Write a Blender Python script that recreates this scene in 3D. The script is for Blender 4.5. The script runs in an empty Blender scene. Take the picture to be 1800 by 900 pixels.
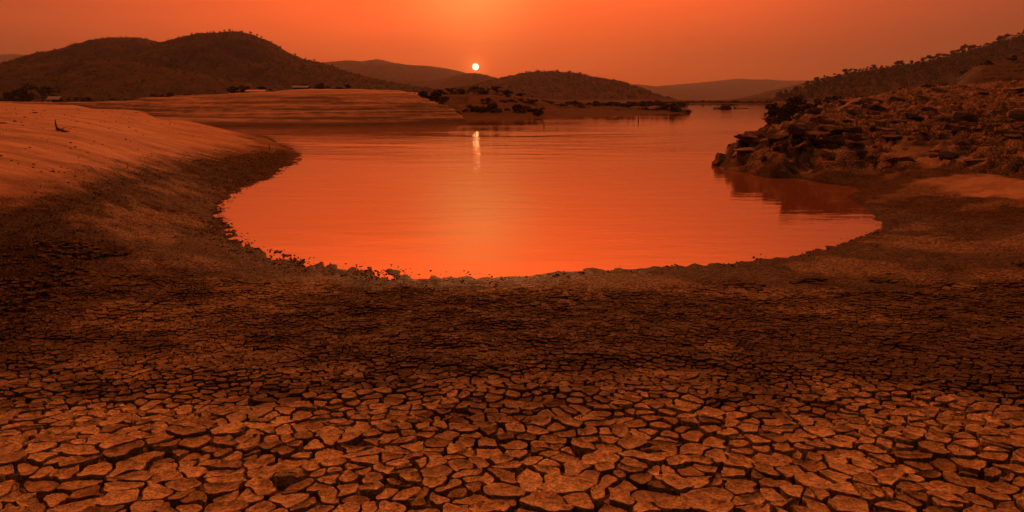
import bpy, bmesh, math, random
import numpy as np
from mathutils import Vector, Matrix, geometry

random.seed(11)
RNG = np.random.default_rng(11)
S = bpy.context.scene
COL = S.collection

# ------------------------------------------------------------------ camera
EYE = 2.6
PITCH = math.radians(13.04)
FPX = 1200.0                                   # focal length in pixels of the 1800 px wide photograph
cam = bpy.data.cameras.new('camera')
cam.sensor_width = 36.0
cam.lens = 36.0 * FPX / 1800.0
cam.clip_start = 0.05
cam.clip_end = 20000
co = bpy.data.objects.new('camera', cam)
COL.objects.link(co)
co.location = (0, 0, EYE)
co.rotation_euler = (math.pi / 2 - PITCH, 0, 0)
S.camera = co

# ------------------------------------------------------------------ sky and sun
SUN_EL = math.radians(2.45)
SUN_AZ = math.radians(-2.95)                   # measured from +Y towards +X
SUN_DIR = Vector((math.sin(SUN_AZ) * math.cos(SUN_EL), math.cos(SUN_AZ) * math.cos(SUN_EL), math.sin(SUN_EL)))
world = bpy.data.worlds.new('World')
S.world = world
world.use_nodes = True
wt = world.node_tree
wt.nodes.clear()
WN, WL = wt.nodes.new, wt.links.new


def wmath(op, a, b=None, clamp=False):
    n = WN('ShaderNodeMath'); n.operation = op; n.use_clamp = clamp
    for i, v in enumerate((a, b)):
        if v is None: continue
        if isinstance(v, (int, float)): n.inputs[i].default_value = v
        else: WL(v, n.inputs[i])
    return n.outputs[0]


def wmix(blend, fac, a, b):
    n = WN('ShaderNodeMix'); n.data_type = 'RGBA'; n.blend_type = blend
    for sock, v in ((n.inputs[0], fac), (n.inputs[6], a), (n.inputs[7], b)):
        if isinstance(v, (int, float)): sock.default_value = v
        elif isinstance(v, tuple): sock.default_value = v
        else: WL(v, sock)
    return n.outputs[2]


sky = WN('ShaderNodeTexSky')
sky.sky_type = 'NISHITA'
sky.sun_disc = False
sky.sun_elevation = SUN_EL
sky.sun_rotation = SUN_AZ
sky.air_density = 1.0
sky.dust_density = 4.0
sky.ozone_density = 1.0
gam = WN('ShaderNodeGamma')                    # smoke-thick evening air: flatter brightness, red cast
WL(sky.outputs[0], gam.inputs[0]); gam.inputs[1].default_value = 0.4
tint = wmix('MULTIPLY', 1.0, gam.outputs[0], (0.82, 0.32, 0.22, 1))
tc = WN('ShaderNodeTexCoord')


def toward(direction):
    d = WN('ShaderNodeVectorMath'); d.operation = 'DOT_PRODUCT'
    WL(tc.outputs['Generated'], d.inputs[0]); d.inputs[1].default_value = direction
    return d.outputs['Value']


# sunlit veil above the sun, plus high glows added to light the ground
def updir(az, el):
    az, el = math.radians(az), math.radians(el)
    return Vector((math.sin(az) * math.cos(el), math.cos(az) * math.cos(el), math.sin(el)))


def lobe(direction, sharp):
    return wmath('EXPONENT', wmath('MULTIPLY', wmath('SUBTRACT', toward(direction), 1.0), sharp))


base = wmix('ADD', lobe(updir(-4, 40), 9.0), tint, (58.0, 4.2, 0.0, 1))  # broad glow high ahead, added to brighten the ground
base = wmix('ADD', lobe(updir(-4, 56), 10.0), base, (9.0, 6.2, 1.6, 1))  # gold glow overhead, added to warm the light on the ground
base = wmix('ADD', lobe(updir(-3, 9.6), 330.0), base, (1.2, 2.4, 0.6, 1))
base = wmix('ADD', lobe(SUN_DIR, 700.0), base, (2.6, 0.3, 0.05, 1))
base = wmix('ADD', lobe(SUN_DIR, 9000.0), base, (5.0, 1.2, 0.3, 1))
# uneven drifting smoke, in faint level streaks
mp_ = WN('ShaderNodeMapping'); mp_.inputs['Scale'].default_value = (1.6, 1.6, 16.0)
WL(tc.outputs['Generated'], mp_.inputs['Vector'])
nz_ = WN('ShaderNodeTexNoise'); nz_.inputs['Scale'].default_value = 1.7; nz_.inputs['Detail'].default_value = 5
WL(mp_.outputs[0], nz_.inputs['Vector'])
smoke = wmath('ADD', wmath('MULTIPLY', nz_.outputs['Fac'], 0.36), 0.82)
cmb = WN('ShaderNodeCombineColor')
for k_ in range(3): WL(smoke, cmb.inputs[k_])
base = wmix('MULTIPLY', 1.0, base, cmb.outputs[0])
# the sun's disc itself, veiled by smoke
mr = WN('ShaderNodeMapRange'); mr.interpolation_type = 'SMOOTHSTEP'
WL(toward(SUN_DIR), mr.inputs[0])
mr.inputs[1].default_value = math.cos(math.radians(0.30)); mr.inputs[2].default_value = math.cos(math.radians(0.21))
full = wmix('MIX', mr.outputs[0], base, (60.0, 40.0, 22.0, 1))
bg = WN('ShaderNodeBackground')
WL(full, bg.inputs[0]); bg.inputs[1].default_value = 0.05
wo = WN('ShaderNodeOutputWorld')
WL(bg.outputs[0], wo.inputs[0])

sl = bpy.data.lights.new('sun', 'SUN')
sl.energy = 2.0
sl.color = (1.0, 0.34, 0.11)
sl.angle = math.radians(0.55)
so = bpy.data.objects.new('sun', sl)
COL.objects.link(so)
so.rotation_euler = (-SUN_DIR).to_track_quat('-Z', 'Y').to_euler()

S.view_settings.view_transform = 'Standard'
S.view_settings.look = 'None'
S.view_settings.exposure = 1.08
S.view_settings.gamma = 1.0
S.cycles.use_denoising = True
S.cycles.max_bounces = 6
S.cycles.volume_bounces = 0
S.cycles.caustics_reflective = False
S.cycles.caustics_refractive = False
S.cycles.sample_clamp_indirect = 4.0
S.cycles.sample_clamp_direct = 5.0

# ------------------------------------------------------------------ helpers
CP, SP = math.cos(PITCH), math.sin(PITCH)


def at(px, py, Y=None, z=None):
    """point that lies at pixel (px, py) of the photograph, at distance Y or at height z"""
    u, v = (px - 900) / FPX, (450 - py) / FPX
    dx, dy, dz = u, CP + v * SP, -SP + v * CP
    t = Y / dy if Y is not None else (z - EYE) / dz
    return Vector((dx * t, dy * t, EYE + dz * t))


def px2m(px, Y):
    return px * Y / FPX


def sstep(a, b, x):
    t = np.clip((x - a) / (b - a), 0, 1)
    return t * t * (3 - 2 * t)


def _h(ix, iy, seed):
    n = (ix.astype(np.int64) * 374761393 + iy.astype(np.int64) * 668265263 + seed * 1442695041) & 0xFFFFFFFF
    n = ((n ^ (n >> 13)) * 1274126177) & 0xFFFFFFFF
    return n ^ (n >> 16)


def gnoise(x, y, seed=0):
    x = np.asarray(x, float); y = np.asarray(y, float)
    ix, iy = np.floor(x), np.floor(y)
    fx, fy = x - ix, y - iy
    ux, uy = fx * fx * fx * (fx * (fx * 6 - 15) + 10), fy * fy * fy * (fy * (fy * 6 - 15) + 10)

    def g(dx, dy):
        a = _h(ix + dx, iy + dy, seed) / 4294967296.0 * 2 * math.pi
        return np.cos(a) * (fx - dx) + np.sin(a) * (fy - dy)
    a = g(0, 0) * (1 - ux) + g(1, 0) * ux
    b = g(0, 1) * (1 - ux) + g(1, 1) * ux
    return (a * (1 - uy) + b * uy) * 1.5


def fbm(x, y, octv=4, seed=0, gain=0.5, lac=2.03):
    s, a = 0, 1.0
    for i in range(octv):
        s = s + a * gnoise(x, y, seed + i * 17)
        x, y = x * lac + 11.3, y * lac - 7.7
        a *= gain
    return s


def ridged(x, y, octv=4, seed=0, gain=0.5):
    s, a = 0, 1.0
    for i in range(octv):
        s = s + a * (1 - 2 * np.abs(gnoise(x, y, seed + i * 13)))
        x, y = x * 2.1 + 3.1, y * 2.1 + 9.2
        a *= gain
    return s


def poly_sd(x, y, poly):
    """signed distance to a closed polygon, positive inside"""
    P = np.asarray(poly, float)
    Q = np.roll(P, -1, 0)
    d = np.full(x.shape, 1e18)
    ins = np.zeros(x.shape, bool)
    for (ax, ay), (bx, by) in zip(P, Q):
        ex, ey = bx - ax, by - ay
        t = np.clip(((x - ax) * ex + (y - ay) * ey) / (ex * ex + ey * ey + 1e-12), 0, 1)
        d = np.minimum(d, (x - ax - t * ex) ** 2 + (y - ay - t * ey) ** 2)
        c = ((ay > y) != (by > y)) & (x < ex * (y - ay) / (ey + 1e-12) + ax)
        ins ^= c
    d = np.sqrt(d)
    return np.where(ins, d, -d)


def mesh_obj(name, verts, faces, mat, parent=None, smooth=True, attrs=None):
    me = bpy.data.meshes.new(name)
    verts = np.asarray(verts, np.float32)
    if isinstance(faces, np.ndarray):
        nf, k = faces.shape
        me.vertices.add(len(verts)); me.vertices.foreach_set('co', verts.ravel())
        me.loops.add(nf * k); me.loops.foreach_set('vertex_index', faces.astype(np.int32).ravel())
        me.polygons.add(nf)
        me.polygons.foreach_set('loop_start', np.arange(nf, dtype=np.int32) * k)
        me.update(calc_edges=True)
        me.validate()
    else:
        me.from_pydata([tuple(v) for v in verts], [], faces)
    if smooth:
        me.polygons.foreach_set('use_smooth', np.ones(len(me.polygons), bool))
    for an, av in (attrs or {}).items():
        a = me.attributes.new(an, 'FLOAT', 'POINT')
        a.data.foreach_set('value', np.asarray(av, np.float32))
    me.materials.append(mat)
    me.update()
    o = bpy.data.objects.new(name, me)
    COL.objects.link(o)
    if parent is not None: o.parent = parent
    return o


def grid_faces(nr, nc, keep=None):
    i = np.arange(nr - 1)[:, None] * nc + np.arange(nc - 1)[None, :]
    f = np.stack([i, i + 1, i + nc + 1, i + nc], -1).reshape(-1, 4)
    if keep is not None:
        f = f[keep.ravel()[f].any(1)]
    return f


def tag(o, label=None, cat=None, group=None, kind=None):
    if label: o['label'] = label
    if cat: o['category'] = cat
    if group: o['group'] = group
    if kind: o['kind'] = kind
    return o


def empty(name, loc=(0, 0, 0), rz=0.0, sc=1.0):
    o = bpy.data.objects.new(name, None)
    COL.objects.link(o)
    o.empty_display_size = 0.1
    o.location = loc; o.rotation_euler = (0, 0, rz)
    o.scale = (sc, sc, sc) if isinstance(sc, (int, float)) else sc
    return o


def copy_tree(src, loc, rz, sc):
    r = src.copy(); COL.objects.link(r)
    r.location = loc; r.rotation_euler = (0, 0, rz)
    r.scale = (sc, sc, sc) if isinstance(sc, (int, float)) else sc
    for ch in list(src.children):
        c = ch.copy(); COL.objects.link(c); c.parent = r
    return r


# ------------------------------------------------------------------ materials
class Mat:
    def __init__(self, name):
        self.m = bpy.data.materials.new(name)
        self.m.use_nodes = True
        self.t = self.m.node_tree
        self.b = self.t.nodes['Principled BSDF']
        self.N, self.L = self.t.nodes.new, self.t.links.new
        self.geo = self.N('ShaderNodeNewGeometry')

    def set(self, sock, v):
        if isinstance(v, (int, float, tuple)): sock.default_value = v
        else: self.L(v, sock)

    def noise(self, scale, detail=6, rough=0.6, vec=None, stretch=None, dist=0.0):
        n = self.N('ShaderNodeTexNoise')
        n.inputs['Scale'].default_value = scale; n.inputs['Detail'].default_value = detail
        n.inputs['Roughness'].default_value = rough; n.inputs['Distortion'].default_value = dist
        v = vec or self.geo.outputs['Position']
        if stretch:
            mp = self.N('ShaderNodeMapping'); mp.inputs['Scale'].default_value = stretch
            self.L(v, mp.inputs['Vector']); v = mp.outputs[0]
        self.L(v, n.inputs['Vector'])
        return n.outputs['Fac']

    def voro(self, scale, feature='DISTANCE_TO_EDGE', vec=None):
        n = self.N('ShaderNodeTexVoronoi'); n.feature = feature
        n.inputs['Scale'].default_value = scale
        self.L(vec or self.geo.outputs['Position'], n.inputs['Vector'])
        return n.outputs[0]

    def ramp(self, v, a, b, lo=0.0, hi=1.0):
        n = self.N('ShaderNodeMapRange'); n.interpolation_type = 'SMOOTHSTEP'
        self.set(n.inputs[0], v)
        n.inputs[1].default_value = a; n.inputs[2].default_value = b
        n.inputs[3].default_value = lo; n.inputs[4].default_value = hi
        return n.outputs[0]

    def mix(self, fac, a, b, blend='MIX'):
        n = self.N('ShaderNodeMix'); n.data_type = 'RGBA'; n.blend_type = blend
        for s, v in ((n.inputs[0], fac), (n.inputs[6], a), (n.inputs[7], b)):
            if isinstance(v, tuple) and len(v) == 3: v = v + (1,)
            self.set(s, v)
        return n.outputs[2]

    def math(self, op, a, b=0.0):
        n = self.N('ShaderNodeMath'); n.operation = op
        self.set(n.inputs[0], a); self.set(n.inputs[1], b)
        return n.outputs[0]

    def attr(self, name):
        n = self.N('ShaderNodeAttribute'); n.attribute_name = name
        return n.outputs['Fac']

    def bump(self, h, strength=0.5, dist=0.02, normal=None):
        n = self.N('ShaderNodeBump')
        n.inputs['Strength'].default_value = strength; n.inputs['Distance'].default_value = dist
        self.set(n.inputs['Height'], h)
        if normal is not None: self.L(normal, n.inputs['Normal'])
        return n.outputs[0]

    def done(self, color, rough, normal=None, spec=0.5):
        if isinstance(color, tuple) and len(color) == 3: color = color + (1,)
        self.set(self.b.inputs['Base Color'], color)
        self.set(self.b.inputs['Roughness'], rough)
        self.set(self.b.inputs['Specular IOR Level'], spec)
        if normal is not None: self.L(normal, self.b.inputs['Normal'])
        return self.m


def simple_mat(name, c1, c2, scale, rough=0.9, bump=0.4, bdist=0.02, spec=0.12, stretch=None):
    M = Mat(name)
    n = M.noise(scale, 8, 0.65, stretch=stretch)
    c = M.mix(M.ramp(n, 0.3, 0.7), c1, c2)
    return M.done(c, rough, M.bump(n, bump, bdist), spec)


# mud ground: attributes sand, weed, rock, wet, dry
M = Mat('mud')
n1 = M.noise(1.1, 8, 0.65); n2 = M.noise(9, 8, 0.7); n3 = M.noise(70, 5, 0.65)
ns = M.noise(1.0, 8, 0.6, stretch=(0.35, 1.6, 1.0))
mudc = M.mix(M.ramp(n1, 0.35, 0.65), (0.055, 0.048, 0.032), (0.11, 0.09, 0.056))
mudc = M.mix(M.ramp(n2, 0.35, 0.7), mudc, (0.032, 0.03, 0.022))
dryc = M.mix(M.ramp(n2, 0.35, 0.65), (0.42, 0.34, 0.2), (0.28, 0.22, 0.14))
sandc = M.mix(M.ramp(ns, 0.35, 0.66), (0.43, 0.32, 0.225), (0.27, 0.20, 0.145))
weedc = M.mix(M.ramp(n2, 0.3, 0.7), (0.018, 0.02, 0.014), (0.045, 0.045, 0.028))
rockc = M.mix(M.ramp(M.noise(1.3, 9, 0.75, stretch=(0.6, 1.2, 1)), 0.42, 0.58), (0.31, 0.23, 0.155), (0.055, 0.045, 0.035))
c = M.mix(M.attr('dry'), mudc, dryc)
c = M.mix(M.attr('sand'), c, sandc)
c = M.mix(M.attr('rock'), c, rockc)
c = M.mix(M.attr('weed'), c, weedc)
c = M.mix(M.ramp(M.attr('wet'), 0, 1, 0, 0.85), c, (0.03, 0.024, 0.018))
rough = M.math('SUBTRACT', M.ramp(n2, 0.3, 0.7, 0.75, 0.95), M.math('MULTIPLY', M.attr('wet'), 0.12))
vd = M.ramp(M.voro(11.0), 0.0, 0.14)
keepv = M.math('SUBTRACT', 1.0, M.attr('sand'))
c = M.mix(M.math('MULTIPLY', M.ramp(vd, 0, 1, 0.6, 0.0), keepv), c, (0.02, 0.017, 0.013))  # recess shade of the fine cracks painted into the mud colour
hh = M.math('ADD', M.math('ADD', M.math('MULTIPLY', n2, 1.0), M.math('MULTIPLY', n3, 0.25)), M.math('MULTIPLY', M.math('MULTIPLY', vd, keepv), 0.5))
MUD = M.done(c, rough, M.bump(hh, 0.9, 0.06), 0.05)

# dried mud plates: attribute tone per plate, dry by place
M = Mat('dried_mud')
n2 = M.noise(16, 8, 0.7); n3 = M.noise(120, 5, 0.6); n4 = M.noise(2.2, 4, 0.6)
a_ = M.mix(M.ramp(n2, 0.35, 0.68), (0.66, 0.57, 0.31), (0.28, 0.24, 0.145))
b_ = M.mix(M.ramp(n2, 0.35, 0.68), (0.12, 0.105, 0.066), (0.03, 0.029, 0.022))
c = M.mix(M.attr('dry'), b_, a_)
c = M.mix(M.ramp(n4, 0.4, 0.7, 0.0, 0.35), c, (0.11, 0.08, 0.05))
c = M.mix(M.attr('tone'), c, M.mix(1.0, c, (0.5, 0.48, 0.46), 'MULTIPLY'))
c = M.mix(M.ramp(M.noise(60, 6, 0.8), 0.44, 0.60, 0.0, 0.75), c, (0.06, 0.05, 0.036))
hh = M.math('ADD', n2, M.math('MULTIPLY', n3, 0.35))
PLATE = M.done(c, 0.95, M.bump(hh, 1.0, 0.022), 0.1)

SANDBANK = Mat('bank_sand')
M = SANDBANK
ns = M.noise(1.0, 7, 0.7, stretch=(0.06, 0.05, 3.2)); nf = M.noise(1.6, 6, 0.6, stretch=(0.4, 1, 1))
c = M.mix(M.ramp(M.math('ADD', M.math('MULTIPLY', ns, 0.75), M.math('MULTIPLY', nf, 0.25)), 0.40, 0.58), (0.30, 0.22, 0.165), (0.045, 0.038, 0.034))  # dark strata bands, which also paint in the slope's backlit shade
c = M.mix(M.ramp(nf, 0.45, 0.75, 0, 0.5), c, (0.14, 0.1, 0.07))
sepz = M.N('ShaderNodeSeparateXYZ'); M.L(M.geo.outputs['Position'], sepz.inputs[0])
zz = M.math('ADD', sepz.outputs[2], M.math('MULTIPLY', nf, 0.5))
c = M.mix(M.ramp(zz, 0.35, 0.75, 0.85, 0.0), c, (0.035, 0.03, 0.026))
c = M.mix(M.ramp(zz, 2.9, 3.6, 0.0, 0.6), c, (0.42, 0.31, 0.22))  # crest painted paler, standing in for its lit top edge
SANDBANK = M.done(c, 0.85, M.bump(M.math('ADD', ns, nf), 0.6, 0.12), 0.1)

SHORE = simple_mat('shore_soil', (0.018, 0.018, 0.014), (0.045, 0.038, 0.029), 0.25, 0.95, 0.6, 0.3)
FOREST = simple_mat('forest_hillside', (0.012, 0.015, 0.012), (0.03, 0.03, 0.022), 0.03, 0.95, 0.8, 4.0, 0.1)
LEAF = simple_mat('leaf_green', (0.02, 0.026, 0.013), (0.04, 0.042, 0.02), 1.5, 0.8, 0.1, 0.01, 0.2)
LEAFDRY = simple_mat('leaf_dry', (0.075, 0.06, 0.03), (0.045, 0.042, 0.022), 1.5, 0.8, 0.1, 0.01, 0.2)
BARK = simple_mat('bark', (0.06, 0.042, 0.03), (0.11, 0.08, 0.055), 8, 0.95, 0.6, 0.02)
WOOD = simple_mat('weathered_wood', (0.09, 0.065, 0.045), (0.16, 0.115, 0.08), 14, 0.9, 0.7, 0.015)
WEEDM = simple_mat('weed', (0.035, 0.034, 0.018), (0.075, 0.058, 0.03), 3, 0.9, 0.1, 0.01, 0.15)
CLODM = simple_mat('clod_mud', (0.05, 0.034, 0.022), (0.1, 0.065, 0.042), 9, 0.8, 0.6, 0.02)
PALE = simple_mat('pale_sheet', (0.34, 0.35, 0.36), (0.26, 0.27, 0.28), 3, 0.6, 0.1, 0.01)
BLUE = simple_mat('blue_tarp', (0.05, 0.12, 0.32), (0.04, 0.1, 0.26), 3, 0.6, 0.2, 0.02)
SHELL = simple_mat('white_shell', (0.8, 0.78, 0.74), (0.7, 0.68, 0.64), 60, 0.4, 0.2, 0.002)

def rock_mat(name, lo, hi, dark):
    M = Mat(name)
    oi = M.N('ShaderNodeObjectInfo')
    n1 = M.noise(2.6, 9, 0.72); n2 = M.noise(11, 8, 0.7); nb = M.noise(3, 6, 0.6, stretch=(0.5, 0.5, 6))
    c = M.mix(M.ramp(n1, 0.36, 0.66), hi, lo)
    c = M.mix(M.ramp(nb, 0.4, 0.7, 0, 0.6), c, tuple(0.5 * (a + b) * 0.8 for a, b in zip(lo, hi)))
    c = M.mix(M.ramp(oi.outputs['Random'], 0.1, 1.0, 0, 0.5), c, dark)
    return M.done(c, 0.9, M.bump(M.math('ADD', n1, M.math('MULTIPLY', n2, 0.6)), 1.0, 0.12), 0.12)


ROCK = rock_mat('rock', (0.075, 0.058, 0.043), (0.31, 0.23, 0.155), (0.055, 0.046, 0.037))
CRAG = rock_mat('dark_rock', (0.016, 0.015, 0.013), (0.06, 0.048, 0.037), (0.02, 0.018, 0.016))

M = Mat('water')
v = M.geo.outputs['Position']
w1 = M.noise(0.9, 3, 0.5, stretch=(0.55, 1.6, 1)); w2 = M.noise(5.0, 3, 0.55, stretch=(0.5, 1.4, 1))
patch = M.ramp(M.noise(0.045, 3, 0.5, stretch=(0.5, 1.3, 1)), 0.45, 0.62, 0.15, 1.6)
hh = M.math('ADD', M.math('MULTIPLY', w1, 1.15), M.math('MULTIPLY', M.math('MULTIPLY', w2, 0.45), patch))
sep = M.N('ShaderNodeSeparateXYZ'); M.L(v, sep.inputs[0])
breeze = M.math('MULTIPLY', M.math('MULTIPLY', M.ramp(sep.outputs[1], 22, 36), M.ramp(sep.outputs[1], 62, 48)), M.ramp(M.noise(0.06, 3, 0.5, stretch=(0.6, 1.4, 1)), 0.40, 0.56))
w3 = M.noise(0.55, 4, 0.6, stretch=(0.35, 1.5, 1))
hh = M.math('ADD', hh, M.math('MULTIPLY', M.math('MULTIPLY', w3, 7.0), breeze))
M.b.inputs['IOR'].default_value = 4.6
WATER = M.done((0.15, 0.07, 0.035), 0.015, M.bump(hh, 0.12, 0.06), 0.5)

# ------------------------------------------------------------------ terrain of the near shore
LAND = []      # (x, y, z) control points


def lp(px, py, z): p = at(px, py, z=z); LAND.append((p.x, p.y, z))
def lw(x, y, z): LAND.append((x, y, z))


SHORELINE = [(525, 272), (518, 287), (482, 308), (432, 328), (402, 345), (386, 366), (393, 396), (422, 426), (482, 450),
             (560, 466), (650, 478), (740, 486), (830, 490), (900, 487), (960, 481), (1060, 474), (1200, 468), (1300, 460),
             (1390, 449), (1450, 438), (1502, 419), (1548, 401), (1543, 385), (1518, 364), (1492, 345), (1440, 322),
             (1380, 313), (1310, 303), (1262, 291)]
for q in SHORELINE: lp(q[0], q[1], 0.0)
for q in [(1275, 276), (1312, 262), (1352, 246), (1384, 234), (1378, 226), (1356, 216), (1345, 205), (1343, 197)]: lp(q[0], q[1], 0.0)
# water bed
for q in [(840, 440), (640, 430), (520, 390), (560, 320), (700, 330), (900, 380), (1100, 410), (1300, 410), (1430, 390), (1450, 360),
          (1340, 340), (1200, 300), (1000, 290), (800, 270), (620, 262), (1240, 262), (1300, 240), (1100, 235), (900, 232), (700, 236),
          (560, 236), (1200, 212), (1320, 205)]: lp(q[0], q[1], -0.45)
# foreground flat, falling gently to the water
for x in (-12, -8, -4, 0, 4, 8, 12):
    lw(x, -4, 1.12); lw(x, 0, 1.02)
    if abs(x) < 9: lw(x, 2.2, 0.9 + 0.012 * abs(x))
for x in (-3.5, 0, 3.5): lw(x, 5.0, 0.55)
for x in (-2.5, 0, 2.5): lw(x, 7.6, 0.24)
lw(-6, 6.5, 0.62); lw(6, 6.5, 0.52); lw(6.5, 9, 0.3)
# left sandbank
for q in [(0, 365, 0.85), (-200, 380, 1.0), (150, 400, 0.62), (270, 380, 0.3), (0, 300, 1.25), (150, 300, 1.05), (300, 300, 0.6), (-200, 300, 1.4),
          (0, 250, 1.58), (150, 245, 1.45), (300, 250, 1.0), (420, 262, 0.42), (0, 205, 1.95), (120, 205, 1.85), (230, 210, 1.55), (480, 262, 0.2),
          (470, 246, 0.22), (400, 231, 0.72), (330, 213, 1.15), (250, 196, 1.6), (130, 185, 1.98), (0, 180.5, 2.12), (-200, 178, 2.25)]:
    lp(*q)
for q in [(500, 255, -0.15), (440, 232, -0.2), (390, 219, -0.1)]: lp(*q)
for x, y, z in [(-25, 52, 0.3), (-33, 62, 0.5), (-48, 80, 0.9), (-70, 95, 1.1), (-22, 60, -0.3), (-30, 75, -0.2), (-10, 70, -0.4), (10, 90, -0.5), (-50, 110, 0.2), (-90, 110, 0.8)]: lw(x, y, z)
# right: mud shelf, rocky bank
for q in [(1640, 400, 0.12), (1800, 420, 0.3), (2000, 430, 0.5), (1620, 350, 0.22), (1800, 360, 0.38), (2000, 370, 0.7), (1560, 320, 0.2), (1690, 318, 0.42), (1800, 318, 0.55),
          (1420, 300, 0.16), (1520, 300, 0.3), (1640, 290, 0.62), (1800, 282, 0.85), (2050, 280, 1.2),
          (1312, 252, 0.72), (1290, 270, 0.5), (1332, 244, 0.95), (1350, 262, 0.72), (1390, 252, 1.0), (1412, 236, 1.3), (1470, 246, 1.15), (1560, 252, 1.08), (1690, 246, 1.15), (1800, 238, 1.25), (2050, 230, 1.5),
          (1430, 302, 0.2), (1380, 290, 0.42), (1460, 285, 0.5), (1440, 218, 1.48), (1500, 206, 1.58), (1600, 203, 1.62), (1700, 203, 1.66), (1800, 203, 1.7), (2050, 190, 2.0),
          (1440, 198, 1.5), (1480, 186, 1.95), (1550, 177, 2.35)]:
    lp(*q)
for q in [(1600, 162, 84), (1690, 154, 84), (1800, 148, 84), (2050, 140, 84), (1500, 182, 80)]:
    p = at(q[0], q[1], Y=q[2]); lw(p.x, p.y, p.z)
for x, y, z in [(70, 125, 1.6), (95, 125, 2.0), (45, 128, -0.4), (32, 110, -0.5), (27, 90, -0.5), (22, 75, -0.5), (36, 128, -0.5), (58, 130, 0.3)]: lw(x, y, z)
for px_, rows_ in [(0, [(30, 1.93), (45, 2.0), (60, 2.08)]), (-200, [(25, 1.75), (40, 2.0), (60, 2.15)]), (150, [(30, 1.82), (45, 1.86), (56, 1.92)]), (280, [(30, 1.2), (42, 1.35)]),
                   (1500, [(52, 1.75), (62, 1.95)]), (1650, [(33, 1.35), (50, 1.85), (60, 2.15), (72, 2.8)]), (1800, [(33, 1.42), (50, 1.95), (60, 2.35), (72, 3.0)]), (2050, [(33, 1.6), (50, 2.2), (70, 3.4)])]:
    for Y_, z_ in rows_: lw((px_ - 900) / FPX * Y_ * 1.03, Y_, z_)
LA = np.array(LAND)


def _k(r2): return -np.sqrt(r2 + 0.02)


def _warp(x, y):                               # even out scale: compress the far field so the spline stays calm
    r = np.sqrt(x * x + y * y) + 1e-6
    s = np.log1p(r / 6.0) * 6.0 / r
    return x * s, y * s


_cx, _cy = _warp(LA[:, 0], LA[:, 1])
_n = len(LA)
_A = np.zeros((_n + 3, _n + 3))
_A[:_n, :_n] = _k((_cx[:, None] - _cx) ** 2 + (_cy[:, None] - _cy) ** 2) + np.eye(_n) * 0.004
_A[:_n, _n:] = np.stack([np.ones(_n), _cx, _cy], 1); _A[_n:, :_n] = _A[:_n, _n:].T
_sol = np.linalg.solve(_A, np.concatenate([LA[:, 2], np.zeros(3)]))


def base_h(x, y):
    x = np.asarray(x, float); y = np.asarray(y, float)
    sh = x.shape
    wx, wy = _warp(x.ravel(), y.ravel())
    out = np.empty(wx.shape)
    for i in range(0, len(wx), 40000):
        s = slice(i, i + 40000)
        k = _k((wx[s, None] - _cx) ** 2 + (wy[s, None] - _cy) ** 2)
        out[s] = k @ _sol[:_n] + _sol[_n] + _sol[_n + 1] * wx[s] + _sol[_n + 2] * wy[s]
    return out.reshape(sh)


def on_land(px, py):
    """where the ray through a pixel of the photograph meets the near terrain"""
    d = at(px, py, Y=1.0) - Vector((0, 0, EYE))
    r = np.exp(np.linspace(math.log(1.0), math.log(130), 900))
    hx, hy, hz = d.x * r, d.y * r, EYE + d.z * r
    bel = np.nonzero(hz < np.maximum(base_h(hx, hy), 0))[0]
    i = bel[0] if len(bel) else -1
    return Vector((hx[i], hy[i], hz[i]))


def wpoly(pts): return [tuple(on_land(*p)[:2]) for p in pts]


SAND_POLY = wpoly([(-350, 350), (0, 362), (60, 356), (150, 330), (240, 304), (330, 286), (420, 272), (500, 262)]) + [(-13, 37), (-16, 42), (-24, 56), (-60, 110), (-160, 110), (-120, 20), (-40, 8)]
WEED_POLY = wpoly([(-350, 375), (0, 366), (70, 358), (160, 332), (250, 304), (340, 286), (430, 272), (505, 263), (528, 274), (505, 292), (460, 312), (420, 326), (330, 312), (245, 322), (215, 345), (170, 372), (150, 410), (160, 450), (130, 500), (60, 560), (-100, 640), (-350, 560)])
_t = at(1255, 292, z=0)
ROCK_POLY = [tuple(at(1256, 291, z=0)[:2]), tuple(at(1300, 303, z=0)[:2])] + wpoly([(1380, 308), (1480, 296), (1600, 300), (1700, 296), (1730, 304), (1800, 306), (2100, 300)]) + [(120, 60), (120, 130), (56, 132), (50, 118)] + [tuple(at(q[0], q[1], z=0)[:2]) for q in [(1338, 200), (1360, 222), (1378, 236), (1310, 261), (1270, 276)]]


SAND_RIGHT = [wpoly(q) for q in ([(1630, 316), (1700, 306), (1830, 316), (2100, 318), (2100, 368), (1800, 354), (1680, 342)],
                                 [(1425, 262), (1480, 250), (1580, 252), (1640, 262), (1700, 288), (1630, 298), (1540, 284)])]


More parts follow.
